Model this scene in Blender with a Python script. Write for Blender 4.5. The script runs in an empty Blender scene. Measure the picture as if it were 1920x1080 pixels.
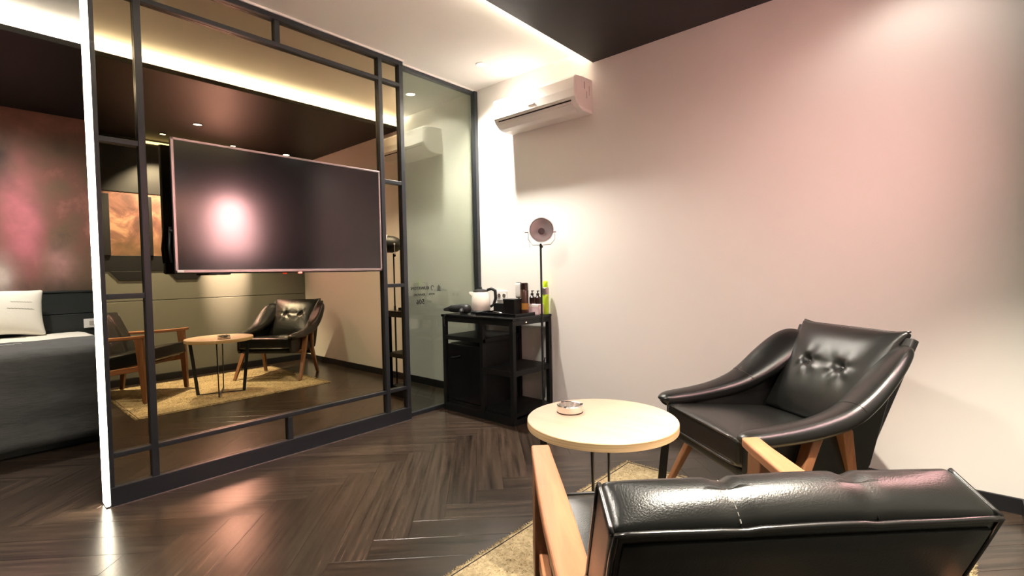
import bpy, bmesh, math, random
from mathutils import Vector, Matrix
random.seed(7)
SC = bpy.context.scene
COL = SC.collection

# ------------------------------------------------------------------ camera, world, exposure
F_PX = 909.13
cam_d = bpy.data.cameras.new('camera'); cam_d.sensor_width = 36.0
cam_d.lens = F_PX * 36.0 / 1920.0; cam_d.clip_start = 0.02
cam = bpy.data.objects.new('camera', cam_d); COL.objects.link(cam)
ax = Vector((0.75129509, 0.65969084, -0.01907029))       # image right
ay = Vector((0.00725889, -0.03715405, -0.99928319))      # image down
az = Vector((-0.65992651, 0.75061812, -0.03270228))      # forward
m = Matrix.Identity(4)
for i in range(3):
    m[i][0] = ax[i]; m[i][1] = -ay[i]; m[i][2] = -az[i]
m.translation = Vector((0, 0, 1.02))
cam.matrix_world = m
SC.camera = cam

w = bpy.data.worlds.new('world'); SC.world = w; w.use_nodes = True
w.node_tree.nodes['Background'].inputs[0].default_value = (0.05, 0.045, 0.04, 1)
w.node_tree.nodes['Background'].inputs[1].default_value = 0.2
SC.view_settings.view_transform = 'Standard'
SC.view_settings.look = 'None'
SC.view_settings.gamma = 1.0
SC.view_settings.use_curve_mapping = False
SC.view_settings.exposure = 1.42
SC.cycles.max_bounces = 12
SC.cycles.diffuse_bounces = 6
SC.cycles.glossy_bounces = 8
SC.cycles.caustics_reflective = True
SC.cycles.sample_clamp_indirect = 12.0

COVE = 36.0          # emission of the cove strips
WARM = (1.0, 0.88, 0.68)

# ------------------------------------------------------------------ room numbers (metres)
YW = 2.806           # back wall
XL = 0.285           # right wall
XB = -5.50           # bed wall
YF = -1.60           # wall behind the camera
ZC = 2.488           # white ceiling
ZD = 2.39            # dark lowered ceilings
XM = -2.795          # mirror surface
XF = -2.772          # front of the mirror frame

# ------------------------------------------------------------------ materials
def new_mat(name):
    mt = bpy.data.materials.new(name); mt.use_nodes = True
    nt = mt.node_tree
    return mt, nt, nt.nodes['Principled BSDF']

def P(name, col, rough=0.5, metal=0.0, bump=0.0, bscale=60.0, var=0.0, vscale=4.0, coat=0.0, spec=0.5, stretch=(1, 1, 1), trans=0.0, emit=None, estr=0.0, ior=1.45):
    mt, nt, b = new_mat(name)
    b.inputs['Base Color'].default_value = (*col, 1)
    b.inputs['Roughness'].default_value = rough
    b.inputs['Metallic'].default_value = metal
    b.inputs['Coat Weight'].default_value = coat
    b.inputs['Specular IOR Level'].default_value = spec
    b.inputs['Transmission Weight'].default_value = trans
    b.inputs['IOR'].default_value = ior
    tc = nt.nodes.new('ShaderNodeTexCoord')
    mp = nt.nodes.new('ShaderNodeMapping'); mp.inputs['Scale'].default_value = stretch
    nt.links.new(tc.outputs['Object'], mp.inputs['Vector'])
    if var > 0:
        nz = nt.nodes.new('ShaderNodeTexNoise'); nz.inputs['Scale'].default_value = vscale; nz.inputs['Detail'].default_value = 5
        nt.links.new(mp.outputs[0], nz.inputs['Vector'])
        mx = nt.nodes.new('ShaderNodeMix'); mx.data_type = 'RGBA'
        mx.inputs[6].default_value = (*[c * (1 - var) for c in col], 1)
        mx.inputs[7].default_value = (*[min(1, c * (1 + var)) for c in col], 1)
        nt.links.new(nz.outputs[0], mx.inputs[0]); nt.links.new(mx.outputs[2], b.inputs['Base Color'])
    if bump > 0:
        n2 = nt.nodes.new('ShaderNodeTexNoise'); n2.inputs['Scale'].default_value = bscale; n2.inputs['Detail'].default_value = 3
        nt.links.new(mp.outputs[0], n2.inputs['Vector'])
        bp = nt.nodes.new('ShaderNodeBump'); bp.inputs['Strength'].default_value = bump; bp.inputs['Distance'].default_value = 0.004
        nt.links.new(n2.outputs[0], bp.inputs['Height']); nt.links.new(bp.outputs[0], b.inputs['Normal'])
    if emit:
        b.inputs['Emission Color'].default_value = (*emit, 1); b.inputs['Emission Strength'].default_value = estr
    return mt

def emission(name, col, s):
    return P(name, (0.8, 0.8, 0.8), 0.5, emit=col, estr=s)

M = {}
M['wall'] = P('wall_paint', (0.82, 0.79, 0.755), 0.75, bump=0.05, bscale=220)
M['ceil'] = P('ceiling_paint', (0.82, 0.79, 0.76), 0.8)
M['dark_ceil'] = P('dark_ceiling_paint', (0.016, 0.0140, 0.0135), 0.46, spec=0.22)
M['bed_wall'] = P('bedroom_wall', (0.06, 0.06, 0.055), 0.6)
M['dark_wall'] = P('charcoal_panel', (0.17, 0.17, 0.145), 0.55, var=0.12, vscale=2)
M['black_paint'] = P('black_trim', (0.012, 0.012, 0.014), 0.45)
M['frame'] = P('black_steel', (0.014, 0.017, 0.021), 0.36, spec=0.55)
M['grout'] = P('floor_joint', (0.012, 0.009, 0.007), 0.6)
M['leather'] = P('black_leather', (0.008, 0.0084, 0.0078), 0.26, bump=0.12, bscale=420, spec=0.62)
M['leather_flat'] = P('black_vinyl', (0.018, 0.018, 0.018), 0.5, bump=0.1, bscale=300)
M['pipe'] = P('leather_piping', (0.016, 0.015, 0.015), 0.22, spec=0.8)
M['silver'] = P('chrome', (0.86, 0.84, 0.82), 0.22, metal=1.0)
M['bezel'] = P('tv_bezel', (0.40, 0.34, 0.34), 0.35, metal=0.9)
M['tv_back'] = P('tv_plastic', (0.010, 0.010, 0.011), 0.5)
M['white_plastic'] = P('white_plastic', (0.82, 0.78, 0.75), 0.35)
M['slit'] = P('dark_slit', (0.03, 0.022, 0.02), 0.6)
M['black_cab'] = P('black_cabinet', (0.006, 0.0065, 0.0065), 0.45, spec=0.3)
M['black_gloss'] = P('black_gloss', (0.006, 0.006, 0.007), 0.2, spec=0.4)
M['kettle_white'] = P('pale_kettle', (0.80, 0.74, 0.66), 0.18, spec=0.7)
M['white_cloth'] = P('white_linen', (0.78, 0.74, 0.66), 0.85, bump=0.25, bscale=30)
M['blanket'] = P('grey_blanket', (0.10, 0.10, 0.10), 0.95, bump=0.5, bscale=140, var=0.35, vscale=60, stretch=(1, 0.2, 1))
M['headboard'] = P('dark_headboard', (0.018, 0.021, 0.021), 0.45)
M['thread'] = P('white_thread', (0.8, 0.78, 0.74), 0.8)
M['print_grey'] = P('grey_print', (0.42, 0.40, 0.37), 0.8)
M['black_print'] = P('black_print', (0.01, 0.01, 0.01), 0.5)
M['steel_grey'] = P('grey_reflector', (0.70, 0.64, 0.66), 0.35)
M['green'] = P('green_plastic', (0.42, 0.62, 0.03), 0.35)
M['green_cap'] = P('lime_cap', (0.55, 0.85, 0.02), 0.35)
M['brown'] = P('brown_metal', (0.055, 0.022, 0.012), 0.3, spec=0.7)
M['amber'] = P('amber_bottle', (0.03, 0.012, 0.010), 0.2)
M['pinkbox'] = P('pink_white_paper', (0.75, 0.55, 0.58), 0.6)
M['gold'] = P('gold_print', (0.45, 0.22, 0.04), 0.4)
M['bulb'] = P('dark_bulb', (0.10, 0.07, 0.08), 0.25)
M['cove'] = emission('cove_led', WARM, COVE)
M['led'] = emission('edge_led', (1.0, 0.88, 0.66), 11.0)
M['lens'] = emission('downlight_lens', (1.0, 0.90, 0.76), 24.0)
M['lens_small'] = emission('spot_lens', (1.0, 0.85, 0.70), 8.0)
M['wall_led'] = emission('wall_led', (1.0, 0.78, 0.35), 2.5)
M['red_led'] = emission('red_led', (1.0, 0.04, 0.01), 0.5)
M['tiny_glint'] = emission('tiny_glint', (1.0, 0.7, 0.35), 3.0)

def wood(name, c1, c2, rough, scale=(1.5, 30, 30), axis_rand=True, bump=0.08, coat=0.0, spec=0.5, perobj=0.0):
    mt, nt, b = new_mat(name)
    tc = nt.nodes.new('ShaderNodeTexCoord'); mp = nt.nodes.new('ShaderNodeMapping')
    mp.inputs['Scale'].default_value = scale
    nt.links.new(tc.outputs['Object'], mp.inputs['Vector'])
    oi = nt.nodes.new('ShaderNodeObjectInfo')
    mul = nt.nodes.new('ShaderNodeMath'); mul.operation = 'MULTIPLY'; mul.inputs[1].default_value = 57.0
    nt.links.new(oi.outputs['Random'], mul.inputs[0])
    nt.links.new(mul.outputs[0], mp.inputs['Location'])
    nz = nt.nodes.new('ShaderNodeTexNoise'); nz.inputs['Scale'].default_value = 1.0; nz.inputs['Detail'].default_value = 7
    nz.inputs['Roughness'].default_value = 0.62; nz.inputs['Distortion'].default_value = 0.25
    nt.links.new(mp.outputs[0], nz.inputs['Vector'])
    rp = nt.nodes.new('ShaderNodeValToRGB')
    rp.color_ramp.elements[0].position = 0.33; rp.color_ramp.elements[0].color = (*c1, 1)
    rp.color_ramp.elements[1].position = 0.68; rp.color_ramp.elements[1].color = (*c2, 1)
    nt.links.new(nz.outputs[0], rp.inputs[0])
    last = rp.outputs[0]
    if perobj > 0:
        mr = nt.nodes.new('ShaderNodeMapRange')
        mr.inputs[3].default_value = 1 - perobj; mr.inputs[4].default_value = 1 + perobj
        nt.links.new(oi.outputs['Random'], mr.inputs[0])
        hs = nt.nodes.new('ShaderNodeHueSaturation'); nt.links.new(mr.outputs[0], hs.inputs['Value'])
        nt.links.new(last, hs.inputs['Color']); last = hs.outputs[0]
    nt.links.new(last, b.inputs['Base Color'])
    b.inputs['Roughness'].default_value = rough
    b.inputs['Coat Weight'].default_value = coat
    b.inputs['Specular IOR Level'].default_value = spec
    bp = nt.nodes.new('ShaderNodeBump'); bp.inputs['Strength'].default_value = bump; bp.inputs['Distance'].default_value = 0.002
    nt.links.new(nz.outputs[0], bp.inputs['Height']); nt.links.new(bp.outputs[0], b.inputs['Normal'])
    return mt

M['plank'] = wood('dark_walnut_plank', (0.011, 0.0075, 0.0055), (0.062, 0.041, 0.029), 0.25, (2.2, 55, 1), bump=0.035, perobj=0.26, spec=0.6)
M['oak_top'] = wood('pale_maple', (0.55, 0.37, 0.26), (0.64, 0.45, 0.34), 0.38, (2.0, 22, 22), bump=0.03)
M['oak_edge'] = wood('maple_edge', (0.45, 0.30, 0.15), (0.72, 0.52, 0.30), 0.4, (3, 3, 160), bump=0.03)
M['teak'] = wood('orange_teak', (0.26, 0.105, 0.050), (0.40, 0.18, 0.088), 0.36, (28, 2.4, 28), bump=0.05)
M['leg_wood'] = wood('teak_leg', (0.16, 0.068, 0.030), (0.28, 0.125, 0.056), 0.38, (30, 30, 3), bump=0.05)

def mirror_mat(name, col, rough, diff=0.0, dcol=(0.1, 0.1, 0.1)):
    mt, nt, b = new_mat(name)
    b.inputs['Base Color'].default_value = (*col, 1); b.inputs['Metallic'].default_value = 1.0
    b.inputs['Roughness'].default_value = rough
    if diff > 0:
        d = nt.nodes.new('ShaderNodeBsdfDiffuse'); d.inputs[0].default_value = (*dcol, 1)
        mx = nt.nodes.new('ShaderNodeMixShader'); mx.inputs[0].default_value = diff
        out = nt.nodes['Material Output']
        nt.links.new(b.outputs[0], mx.inputs[1]); nt.links.new(d.outputs[0], mx.inputs[2]); nt.links.new(mx.outputs[0], out.inputs[0])
    return mt
M['mirror'] = mirror_mat('bronze_mirror', (0.50, 0.425, 0.285), 0.0)
def tinted_glass(name, tint, gl):
    mt, nt, b = new_mat(name)
    tr = nt.nodes.new('ShaderNodeBsdfTransparent'); tr.inputs[0].default_value = (*tint, 1)
    g = nt.nodes.new('ShaderNodeBsdfGlossy'); g.inputs['Roughness'].default_value = 0.012; g.inputs[0].default_value = (0.9, 0.95, 0.88, 1)
    lw = nt.nodes.new('ShaderNodeLayerWeight'); lw.inputs[0].default_value = 0.5
    pw_ = nt.nodes.new('ShaderNodeMath'); pw_.operation = 'POWER'; pw_.inputs[1].default_value = 5.0; nt.links.new(lw.outputs['Facing'], pw_.inputs[0])
    ad = nt.nodes.new('ShaderNodeMath'); ad.operation = 'MULTIPLY_ADD'; ad.inputs[1].default_value = 0.9; ad.inputs[2].default_value = gl; nt.links.new(pw_.outputs[0], ad.inputs[0])
    mx = nt.nodes.new('ShaderNodeMixShader'); nt.links.new(ad.outputs[0], mx.inputs[0])
    nt.links.new(tr.outputs[0], mx.inputs[1]); nt.links.new(g.outputs[0], mx.inputs[2]); nt.links.new(mx.outputs[0], nt.nodes['Material Output'].inputs[0])
    return mt
M['grey_glass'] = tinted_glass('grey_green_glass', (0.80, 0.83, 0.78), 0.08)
M['screen'] = P('tv_screen', (0.006, 0.006, 0.007), 0.15, spec=1.0)

def art_mat(name, stops, scale, seed, blobs, rough=0.75):
    """painted abstract: noise colour ramp plus soft painted patches given in object space (y, z, ry, rz, colour, amount)"""
    mt, nt, b = new_mat(name)
    tc = nt.nodes.new('ShaderNodeTexCoord'); mp = nt.nodes.new('ShaderNodeMapping')
    mp.inputs['Location'].default_value = (seed, seed * 0.7, seed * 0.3); mp.inputs['Scale'].default_value = scale
    nt.links.new(tc.outputs['Object'], mp.inputs['Vector'])
    nz = nt.nodes.new('ShaderNodeTexNoise'); nz.inputs['Scale'].default_value = 1.0; nz.inputs['Detail'].default_value = 9
    nz.inputs['Roughness'].default_value = 0.6; nz.inputs['Distortion'].default_value = 0.6
    nt.links.new(mp.outputs[0], nz.inputs['Vector'])
    rp = nt.nodes.new('ShaderNodeValToRGB'); cr = rp.color_ramp
    while len(cr.elements) < len(stops): cr.elements.new(0.5)
    for e, (p, c) in zip(cr.elements, stops): e.position = p; e.color = (*c, 1)
    nt.links.new(nz.outputs[0], rp.inputs[0])
    last = rp.outputs[0]
    fine = nt.nodes.new('ShaderNodeTexNoise'); fine.inputs['Scale'].default_value = 9.0; fine.inputs['Detail'].default_value = 8
    nt.links.new(tc.outputs['Object'], fine.inputs['Vector'])
    sep = nt.nodes.new('ShaderNodeSeparateXYZ'); nt.links.new(tc.outputs['Object'], sep.inputs[0])
    def math_n(op, a, bb):
        n = nt.nodes.new('ShaderNodeMath'); n.operation = op
        for k, v in enumerate((a, bb)):
            if v is None: continue
            if isinstance(v, (int, float)): n.inputs[k].default_value = v
            else: nt.links.new(v, n.inputs[k])
        return n.outputs[0]
    for (cy, cz, ry, rz, col, amt) in blobs:
        dy = math_n('DIVIDE', math_n('SUBTRACT', sep.outputs[1], cy), ry)
        dz = math_n('DIVIDE', math_n('SUBTRACT', sep.outputs[2], cz), rz)
        d2 = math_n('ADD', math_n('MULTIPLY', dy, dy), math_n('MULTIPLY', dz, dz))
        d2 = math_n('ADD', d2, math_n('MULTIPLY', math_n('SUBTRACT', fine.outputs[0], 0.5), 1.6))
        g = math_n('POWER', 2.718, math_n('MULTIPLY', d2, -1.0))
        g = math_n('MINIMUM', math_n('MULTIPLY', g, amt), 1.0)
        mx = nt.nodes.new('ShaderNodeMix'); mx.data_type = 'RGBA'
        nt.links.new(g, mx.inputs[0]); nt.links.new(last, mx.inputs[6]); mx.inputs[7].default_value = (*col, 1)
        last = mx.outputs[2]
    nt.links.new(last, b.inputs['Base Color']); b.inputs['Roughness'].default_value = rough
    return mt

M['mural'] = art_mat('bed_wall_mural', [(0.30, (0.050, 0.042, 0.028)), (0.44, (0.14, 0.085, 0.050)), (0.56, (0.19, 0.080, 0.058)), (0.70, (0.36, 0.15, 0.115))],
                     (1, 2.4, 1.1), 3.1,
                     [(0.33, 1.55, 0.13, 0.45, (0.46, 0.13, 0.16), 0.75), (0.37, 1.42, 0.08, 0.22, (0.60, 0.18, 0.23), 0.7),
                      (0.55, 1.16, 0.10, 0.14, (0.55, 0.28, 0.26), 0.6), (0.20, 1.05, 0.08, 0.14, (0.65, 0.55, 0.50), 0.8),
                      (0.45, 2.36, 0.9, 0.15, (0.70, 0.24, 0.17), 0.75), (0.22, 1.98, 0.07, 0.16, (0.03, 0.022, 0.02), 0.8)])
M['copper_art'] = art_mat('copper_art', [(0.36, (0.015, 0.007, 0.006)), (0.46, (0.07, 0.026, 0.020)), (0.55, (0.15, 0.062, 0.046)), (0.66, (0.34, 0.19, 0.12))],
                     (1, 4.0, 5.0), 8.4,
                     [(2.0, 1.55, 0.55, 0.6, (0.52, 0.22, 0.19), 0.75), (1.25, 1.30, 0.7, 0.14, (0.20, 0.115, 0.05), 0.5), (1.95, 1.5, 0.28, 0.4, (0.84, 0.55, 0.54), 0.85)])  # broad first patch paints the dim spread of spot light into the art

def rug_mat():
    mt, nt, b = new_mat('beige_rug')
    tc = nt.nodes.new('ShaderNodeTexCoord')
    n1 = nt.nodes.new('ShaderNodeTexNoise'); n1.inputs['Scale'].default_value = 55; n1.inputs['Detail'].default_value = 6; n1.inputs['Roughness'].default_value = 0.7
    n2 = nt.nodes.new('ShaderNodeTexNoise'); n2.inputs['Scale'].default_value = 6; n2.inputs['Detail'].default_value = 3
    for n in (n1, n2): nt.links.new(tc.outputs['Object'], n.inputs['Vector'])
    rp = nt.nodes.new('ShaderNodeValToRGB')
    rp.color_ramp.elements[0].position = 0.30; rp.color_ramp.elements[0].color = (0.20, 0.14, 0.065, 1)
    rp.color_ramp.elements[1].position = 0.62; rp.color_ramp.elements[1].color = (0.60, 0.48, 0.29, 1)
    mx = nt.nodes.new('ShaderNodeMath'); mx.operation = 'MULTIPLY_ADD'; mx.inputs[1].default_value = 0.35
    nt.links.new(n2.outputs[0], mx.inputs[0]); 
    s = nt.nodes.new('ShaderNodeMath'); s.operation = 'MULTIPLY'; s.inputs[1].default_value = 0.68
    nt.links.new(n1.outputs[0], s.inputs[0]); nt.links.new(s.outputs[0], mx.inputs[2])
    nt.links.new(mx.outputs[0], rp.inputs[0]); nt.links.new(rp.outputs[0], b.inputs['Base Color'])
    b.inputs['Roughness'].default_value = 1.0; b.inputs['Specular IOR Level'].default_value = 0.1
    bp = nt.nodes.new('ShaderNodeBump'); bp.inputs['Strength'].default_value = 0.9; bp.inputs['Distance'].default_value = 0.01
    nt.links.new(n1.outputs[0], bp.inputs['Height']); nt.links.new(bp.outputs[0], b.inputs['Normal'])
    return mt
M['rug'] = rug_mat()

# ------------------------------------------------------------------ mesh helpers
class MB:
    def __init__(s): s.v = []; s.f = []
    def add(s, vs, fs):
        o = len(s.v); s.v += [tuple(p) for p in vs]; s.f += [tuple(i + o for i in q) for q in fs]; return s
    def box(s, x0, x1, y0, y1, z0, z1):
        vs = [(x, y, z) for x in (x0, x1) for y in (y0, y1) for z in (z0, z1)]
        return s.add(vs, [(0, 1, 3, 2), (4, 6, 7, 5), (0, 4, 5, 1), (2, 3, 7, 6), (0, 2, 6, 4), (1, 5, 7, 3)])
    def prism(s, poly, axis, a, b):
        """poly: 2d points, extruded along axis from a to b"""
        def mk(p, t):
            if axis == 'x': return (t, p[0], p[1])
            if axis == 'y': return (p[0], t, p[1])
            return (p[0], p[1], t)
        n = len(poly)
        vs = [mk(p, a) for p in poly] + [mk(p, b) for p in poly]
        fs = [tuple(range(n))[::-1], tuple(range(n, 2 * n))] + [(i, (i + 1) % n, n + (i + 1) % n, n + i) for i in range(n)]
        return s.add(vs, fs)
    def lathe(s, prof, n=32, at=(0, 0, 0), rot=None, cap=True):
        """prof: (r, z) pairs bottom to top"""
        vs = []; fs = []; k = len(prof)
        for (r, z) in prof:
            for i in range(n):
                t = 2 * math.pi * i / n; p = Vector((r * math.cos(t), r * math.sin(t), z))
                if rot: p = rot @ p
                vs.append(p + Vector(at))
        for j in range(k - 1):
            for i in range(n):
                fs.append((j * n + i, j * n + (i + 1) % n, (j + 1) * n + (i + 1) % n, (j + 1) * n + i))
        if cap:
            fs.append(tuple(range(n))[::-1]); fs.append(tuple(range((k - 1) * n, k * n)))
        return s.add(vs, fs)
    def sweep(s, pts, secs, cap=True):
        """pts unused when secs are full 3d rings"""
        n = len(secs[0]); vs = [p for r in secs for p in r]; fs = []
        for j in range(len(secs) - 1):
            for i in range(n):
                fs.append((j * n + i, j * n + (i + 1) % n, (j + 1) * n + (i + 1) % n, (j + 1) * n + i))
        if cap:
            fs.append(tuple(range(n))[::-1]); fs.append(tuple(range((len(secs) - 1) * n, len(secs) * n)))
        return s.add(vs, fs)
    def tube(s, pts, r, n=8, closed=False):
        pts = [Vector(p) for p in pts]; rings = []
        k = len(pts); up = None
        for i, p in enumerate(pts):
            if closed: d = (pts[(i + 1) % k] - pts[i - 1])
            else: d = (pts[min(i + 1, k - 1)] - pts[max(i - 1, 0)])
            d.normalize()
            if up is None:
                up = Vector((0, 0, 1)) if abs(d.z) < 0.9 else Vector((1, 0, 0))
            a = d.cross(up)
            if a.length < 1e-5: a = d.cross(Vector((0, 1, 0)))
            a.normalize(); b = a.cross(d).normalized(); up = b
            rr = r[i] if isinstance(r, (list, tuple)) else r
            rings.append([p + a * math.cos(2 * math.pi * j / n) * rr + b * math.sin(2 * math.pi * j / n) * rr for j in range(n)])
        if closed:
            vs = [q for ring in rings for q in ring]; fs = []
            for j in range(k):
                for i in range(n):
                    jj = (j + 1) % k
                    fs.append((j * n + i, j * n + (i + 1) % n, jj * n + (i + 1) % n, jj * n + i))
            return s.add(vs, fs)
        return s.sweep(None, rings)
    def rbox(s, half, r, n=10, deform=None):
        """rounded box centred on the origin, its points run through deform"""
        a, b, c = half
        def q(t):                      # denser towards the edges
            return math.sin(t * math.pi / 2) * 0.5 + t * 0.5
        idx = {}; vs = []; fs = []
        def vid(i, j, k):
            key = (i, j, k)
            if key not in idx:
                p = Vector((q(2 * i / n - 1) * a, q(2 * j / n - 1) * b, q(2 * k / n - 1) * c))
                inn = Vector((max(-(a - r), min(a - r, p.x)), max(-(b - r), min(b - r, p.y)), max(-(c - r), min(c - r, p.z))))
                d = p - inn
                if d.length > 1e-9: p = inn + d.normalized() * r
                if deform: p = Vector(deform(p))
                idx[key] = len(vs); vs.append(p)
            return idx[key]
        for u in range(n):
            for v_ in range(n):
                fs.append((vid(u, v_, 0), vid(u, v_ + 1, 0), vid(u + 1, v_ + 1, 0), vid(u + 1, v_, 0)))
                fs.append((vid(u, v_, n), vid(u + 1, v_, n), vid(u + 1, v_ + 1, n), vid(u, v_ + 1, n)))
                fs.append((vid(u, 0, v_), vid(u + 1, 0, v_), vid(u + 1, 0, v_ + 1), vid(u, 0, v_ + 1)))
                fs.append((vid(u, n, v_), vid(u, n, v_ + 1), vid(u + 1, n, v_ + 1), vid(u + 1, n, v_)))
                fs.append((vid(0, u, v_), vid(0, u, v_ + 1), vid(0, u + 1, v_ + 1), vid(0, u + 1, v_)))
                fs.append((vid(n, u, v_), vid(n, u + 1, v_), vid(n, u + 1, v_ + 1), vid(n, u, v_ + 1)))
        return s.add(vs, fs)
    def build(s, name, mat, parent=None, smooth=False, bevel=0.0, seg=2, subd=0, loc=None):
        me = bpy.data.meshes.new(name); me.from_pydata(s.v, [], s.f); me.update()
        bm = bmesh.new(); bm.from_mesh(me); bmesh.ops.recalc_face_normals(bm, faces=bm.faces); bm.to_mesh(me); bm.free()
        me.materials.append(M[mat] if isinstance(mat, str) else mat)
        o = bpy.data.objects.new(name, me); COL.objects.link(o)
        if parent: o.parent = parent
        if loc: o.location = loc
        if smooth:
            for p in me.polygons: p.use_smooth = True
        if bevel > 0:
            md = o.modifiers.new('bevel', 'BEVEL'); md.width = bevel; md.segments = seg; md.limit_method = 'ANGLE'; md.angle_limit = 0.7
            md.harden_normals = False
        if subd:
            md = o.modifiers.new('subd', 'SUBSURF'); md.levels = subd; md.render_levels = subd
        return o

def tag(o, label=None, cat=None, group=None, kind=None):
    if label: o['label'] = label
    if cat: o['category'] = cat
    if group: o['group'] = group
    if kind: o['kind'] = kind
    return o
def empty(name, loc, rz=0.0, label=None, cat=None, group=None):
    o = bpy.data.objects.new(name, None); COL.objects.link(o); o.empty_display_size = 0.05
    o.location = loc; o.rotation_euler = (0, 0, rz)
    return tag(o, label, cat, group)
def smooth_angle(o, ang=0.6):
    for p in o.data.polygons: p.use_smooth = True
    try: o.data.set_sharp_from_angle(angle=ang)
    except Exception: pass
    return o
def struct(name, mb, mat, label=None, bevel=0.0):
    o = mb.build(name, mat, bevel=bevel); o['kind'] = 'structure'
    if label: o['label'] = label
    return o
def text_part(name, s, size, mat, parent, matrix, depth=0.0008):
    cu = bpy.data.curves.new(name + '_c', 'FONT'); cu.body = s; cu.size = size; cu.extrude = depth; cu.align_x = 'LEFT'
    cu.resolution_u = 2; cu.offset = size * 0.025
    t = bpy.data.objects.new(name + '_t', cu); COL.objects.link(t)
    dg = bpy.context.evaluated_depsgraph_get(); dg.update()
    me = bpy.data.meshes.new_from_object(t.evaluated_get(dg))
    bpy.data.objects.remove(t); bpy.data.curves.remove(cu)
    me.materials.clear(); me.materials.append(M[mat]); me.transform(matrix)
    o = bpy.data.objects.new(name, me); COL.objects.link(o); o.parent = parent
    return o
def spot_light(name, loc, target, power, col, size, blend, radius, parent=None):
    ld = bpy.data.lights.new(name, 'SPOT'); ld.energy = power; ld.color = col; ld.spot_size = math.radians(size); ld.spot_blend = blend
    ld.shadow_soft_size = radius
    o = bpy.data.objects.new(name, ld); COL.objects.link(o)
    d = Vector(target) - Vector(loc)
    o.rotation_euler = d.to_track_quat('-Z', 'Y').to_euler(); 
    if parent:
        o.parent = parent; o.location = Vector(loc) - Vector(parent.location)
    else: o.location = loc
    return o

# ------------------------------------------------------------------ shell
A_PL, B_PL = 0.13, 0.91
floor = struct('floor', MB().box(XB - 0.1, XL + 0.1, YF - 0.1, YW + 0.1, -0.06, -0.012), 'grout', 'dark brown herringbone wooden floor')

def clip(poly, x0, x1, y0, y1):
    def cut(pl, inside, inter):
        out = []
        for i in range(len(pl)):
            a, b = pl[i - 1], pl[i]
            ia, ib = inside(a), inside(b)
            if ib:
                if not ia: out.append(inter(a, b))
                out.append(b)
            elif ia: out.append(inter(a, b))
        return out
    def ix(xc): return lambda a, b: (xc, a[1] + (b[1] - a[1]) * (xc - a[0]) / (b[0] - a[0]))
    def iy(yc): return lambda a, b: (a[0] + (b[0] - a[0]) * (yc - a[1]) / (b[1] - a[1]), yc)
    for ins, itr in ((lambda p: p[0] >= x0, ix(x0)), (lambda p: p[0] <= x1, ix(x1)), (lambda p: p[1] >= y0, iy(y0)), (lambda p: p[1] <= y1, iy(y1))):
        if not poly: return []
        poly = cut(poly, ins, itr)
    return poly

def plank_mesh(poly, name):
    """poly in plank-local xy (CCW); small chamfer on the top edges"""
    n = len(poly); cx = sum(p[0] for p in poly) / n; cy = sum(p[1] for p in poly) / n
    def inset(p, d):
        v = Vector((cx - p[0], cy - p[1])); l = v.length
        return (p[0] + math.copysign(min(d, abs(v.x)), v.x), p[1] + math.copysign(min(d, abs(v.y)), v.y))
    bot = [(*p, -0.012) for p in poly]; mid = [(*inset(p, 0.0004), -0.0006) for p in poly]; top = [(*inset(p, 0.0011), 0.0) for p in poly]
    vs = bot + mid + top
    fs = [tuple(range(2 * n, 3 * n))]
    for k in (0, n):
        fs += [(k + i, k + (i + 1) % n, k + n + (i + 1) % n, k + n + i) for i in range(n)]
    me = bpy.data.meshes.new(name); me.from_pydata(vs, [], fs); me.update()
    me.materials.append(M['plank']); return me

full = plank_mesh([(0, 0), (B_PL, 0), (B_PL, A_PL), (0, A_PL)], 'plank')
c45 = math.sqrt(0.5)
def uv_to_w(u, v): return (-1.53 + (u - v) * c45, (u + v) * c45)
planks = 0
for k in range(-60, 61):
    for mm in range(-8, 9):
        for kind in (0, 1):
            u0 = k * A_PL - mm * B_PL; v0 = k * A_PL + mm * B_PL
            if kind == 0:
                rect = [(u0, v0), (u0 + B_PL, v0), (u0 + B_PL, v0 + A_PL), (u0, v0 + A_PL)]
            else:
                rect = [(u0, v0 + A_PL), (u0 + A_PL, v0 + A_PL), (u0 + A_PL, v0 + A_PL + B_PL), (u0, v0 + A_PL + B_PL)]
            pw = [uv_to_w(*p) for p in rect]
            cl = clip(pw, XB, XL, -1.05, YW)
            if len(cl) < 3: continue
            area = abs(sum(cl[i - 1][0] * cl[i][1] - cl[i][0] * cl[i - 1][1] for i in range(len(cl)))) / 2
            if area < 0.002: continue
            if kind == 0: org = pw[0]; ang = math.pi / 4
            else: org = pw[1]; ang = 3 * math.pi / 4
            if area > 0.999 * A_PL * B_PL: me = full
            else:
                ca, sa = math.cos(-ang), math.sin(-ang)
                loc = [((p[0] - org[0]) * ca - (p[1] - org[1]) * sa, (p[0] - org[0]) * sa + (p[1] - org[1]) * ca) for p in cl]
                # drop duplicate points
                out = []
                for p in loc:
                    if not out or math.hypot(p[0] - out[-1][0], p[1] - out[-1][1]) > 1e-4: out.append(p)
                if len(out) > 2 and math.hypot(out[0][0] - out[-1][0], out[0][1] - out[-1][1]) < 1e-4: out.pop()
                if len(out) < 3: continue
                me = plank_mesh(out, 'plank')
            o = bpy.data.objects.new('plank', me); COL.objects.link(o); o.parent = floor
            o.location = (org[0], org[1], 0.0); o.rotation_euler = (0, 0, ang); planks += 1

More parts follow.
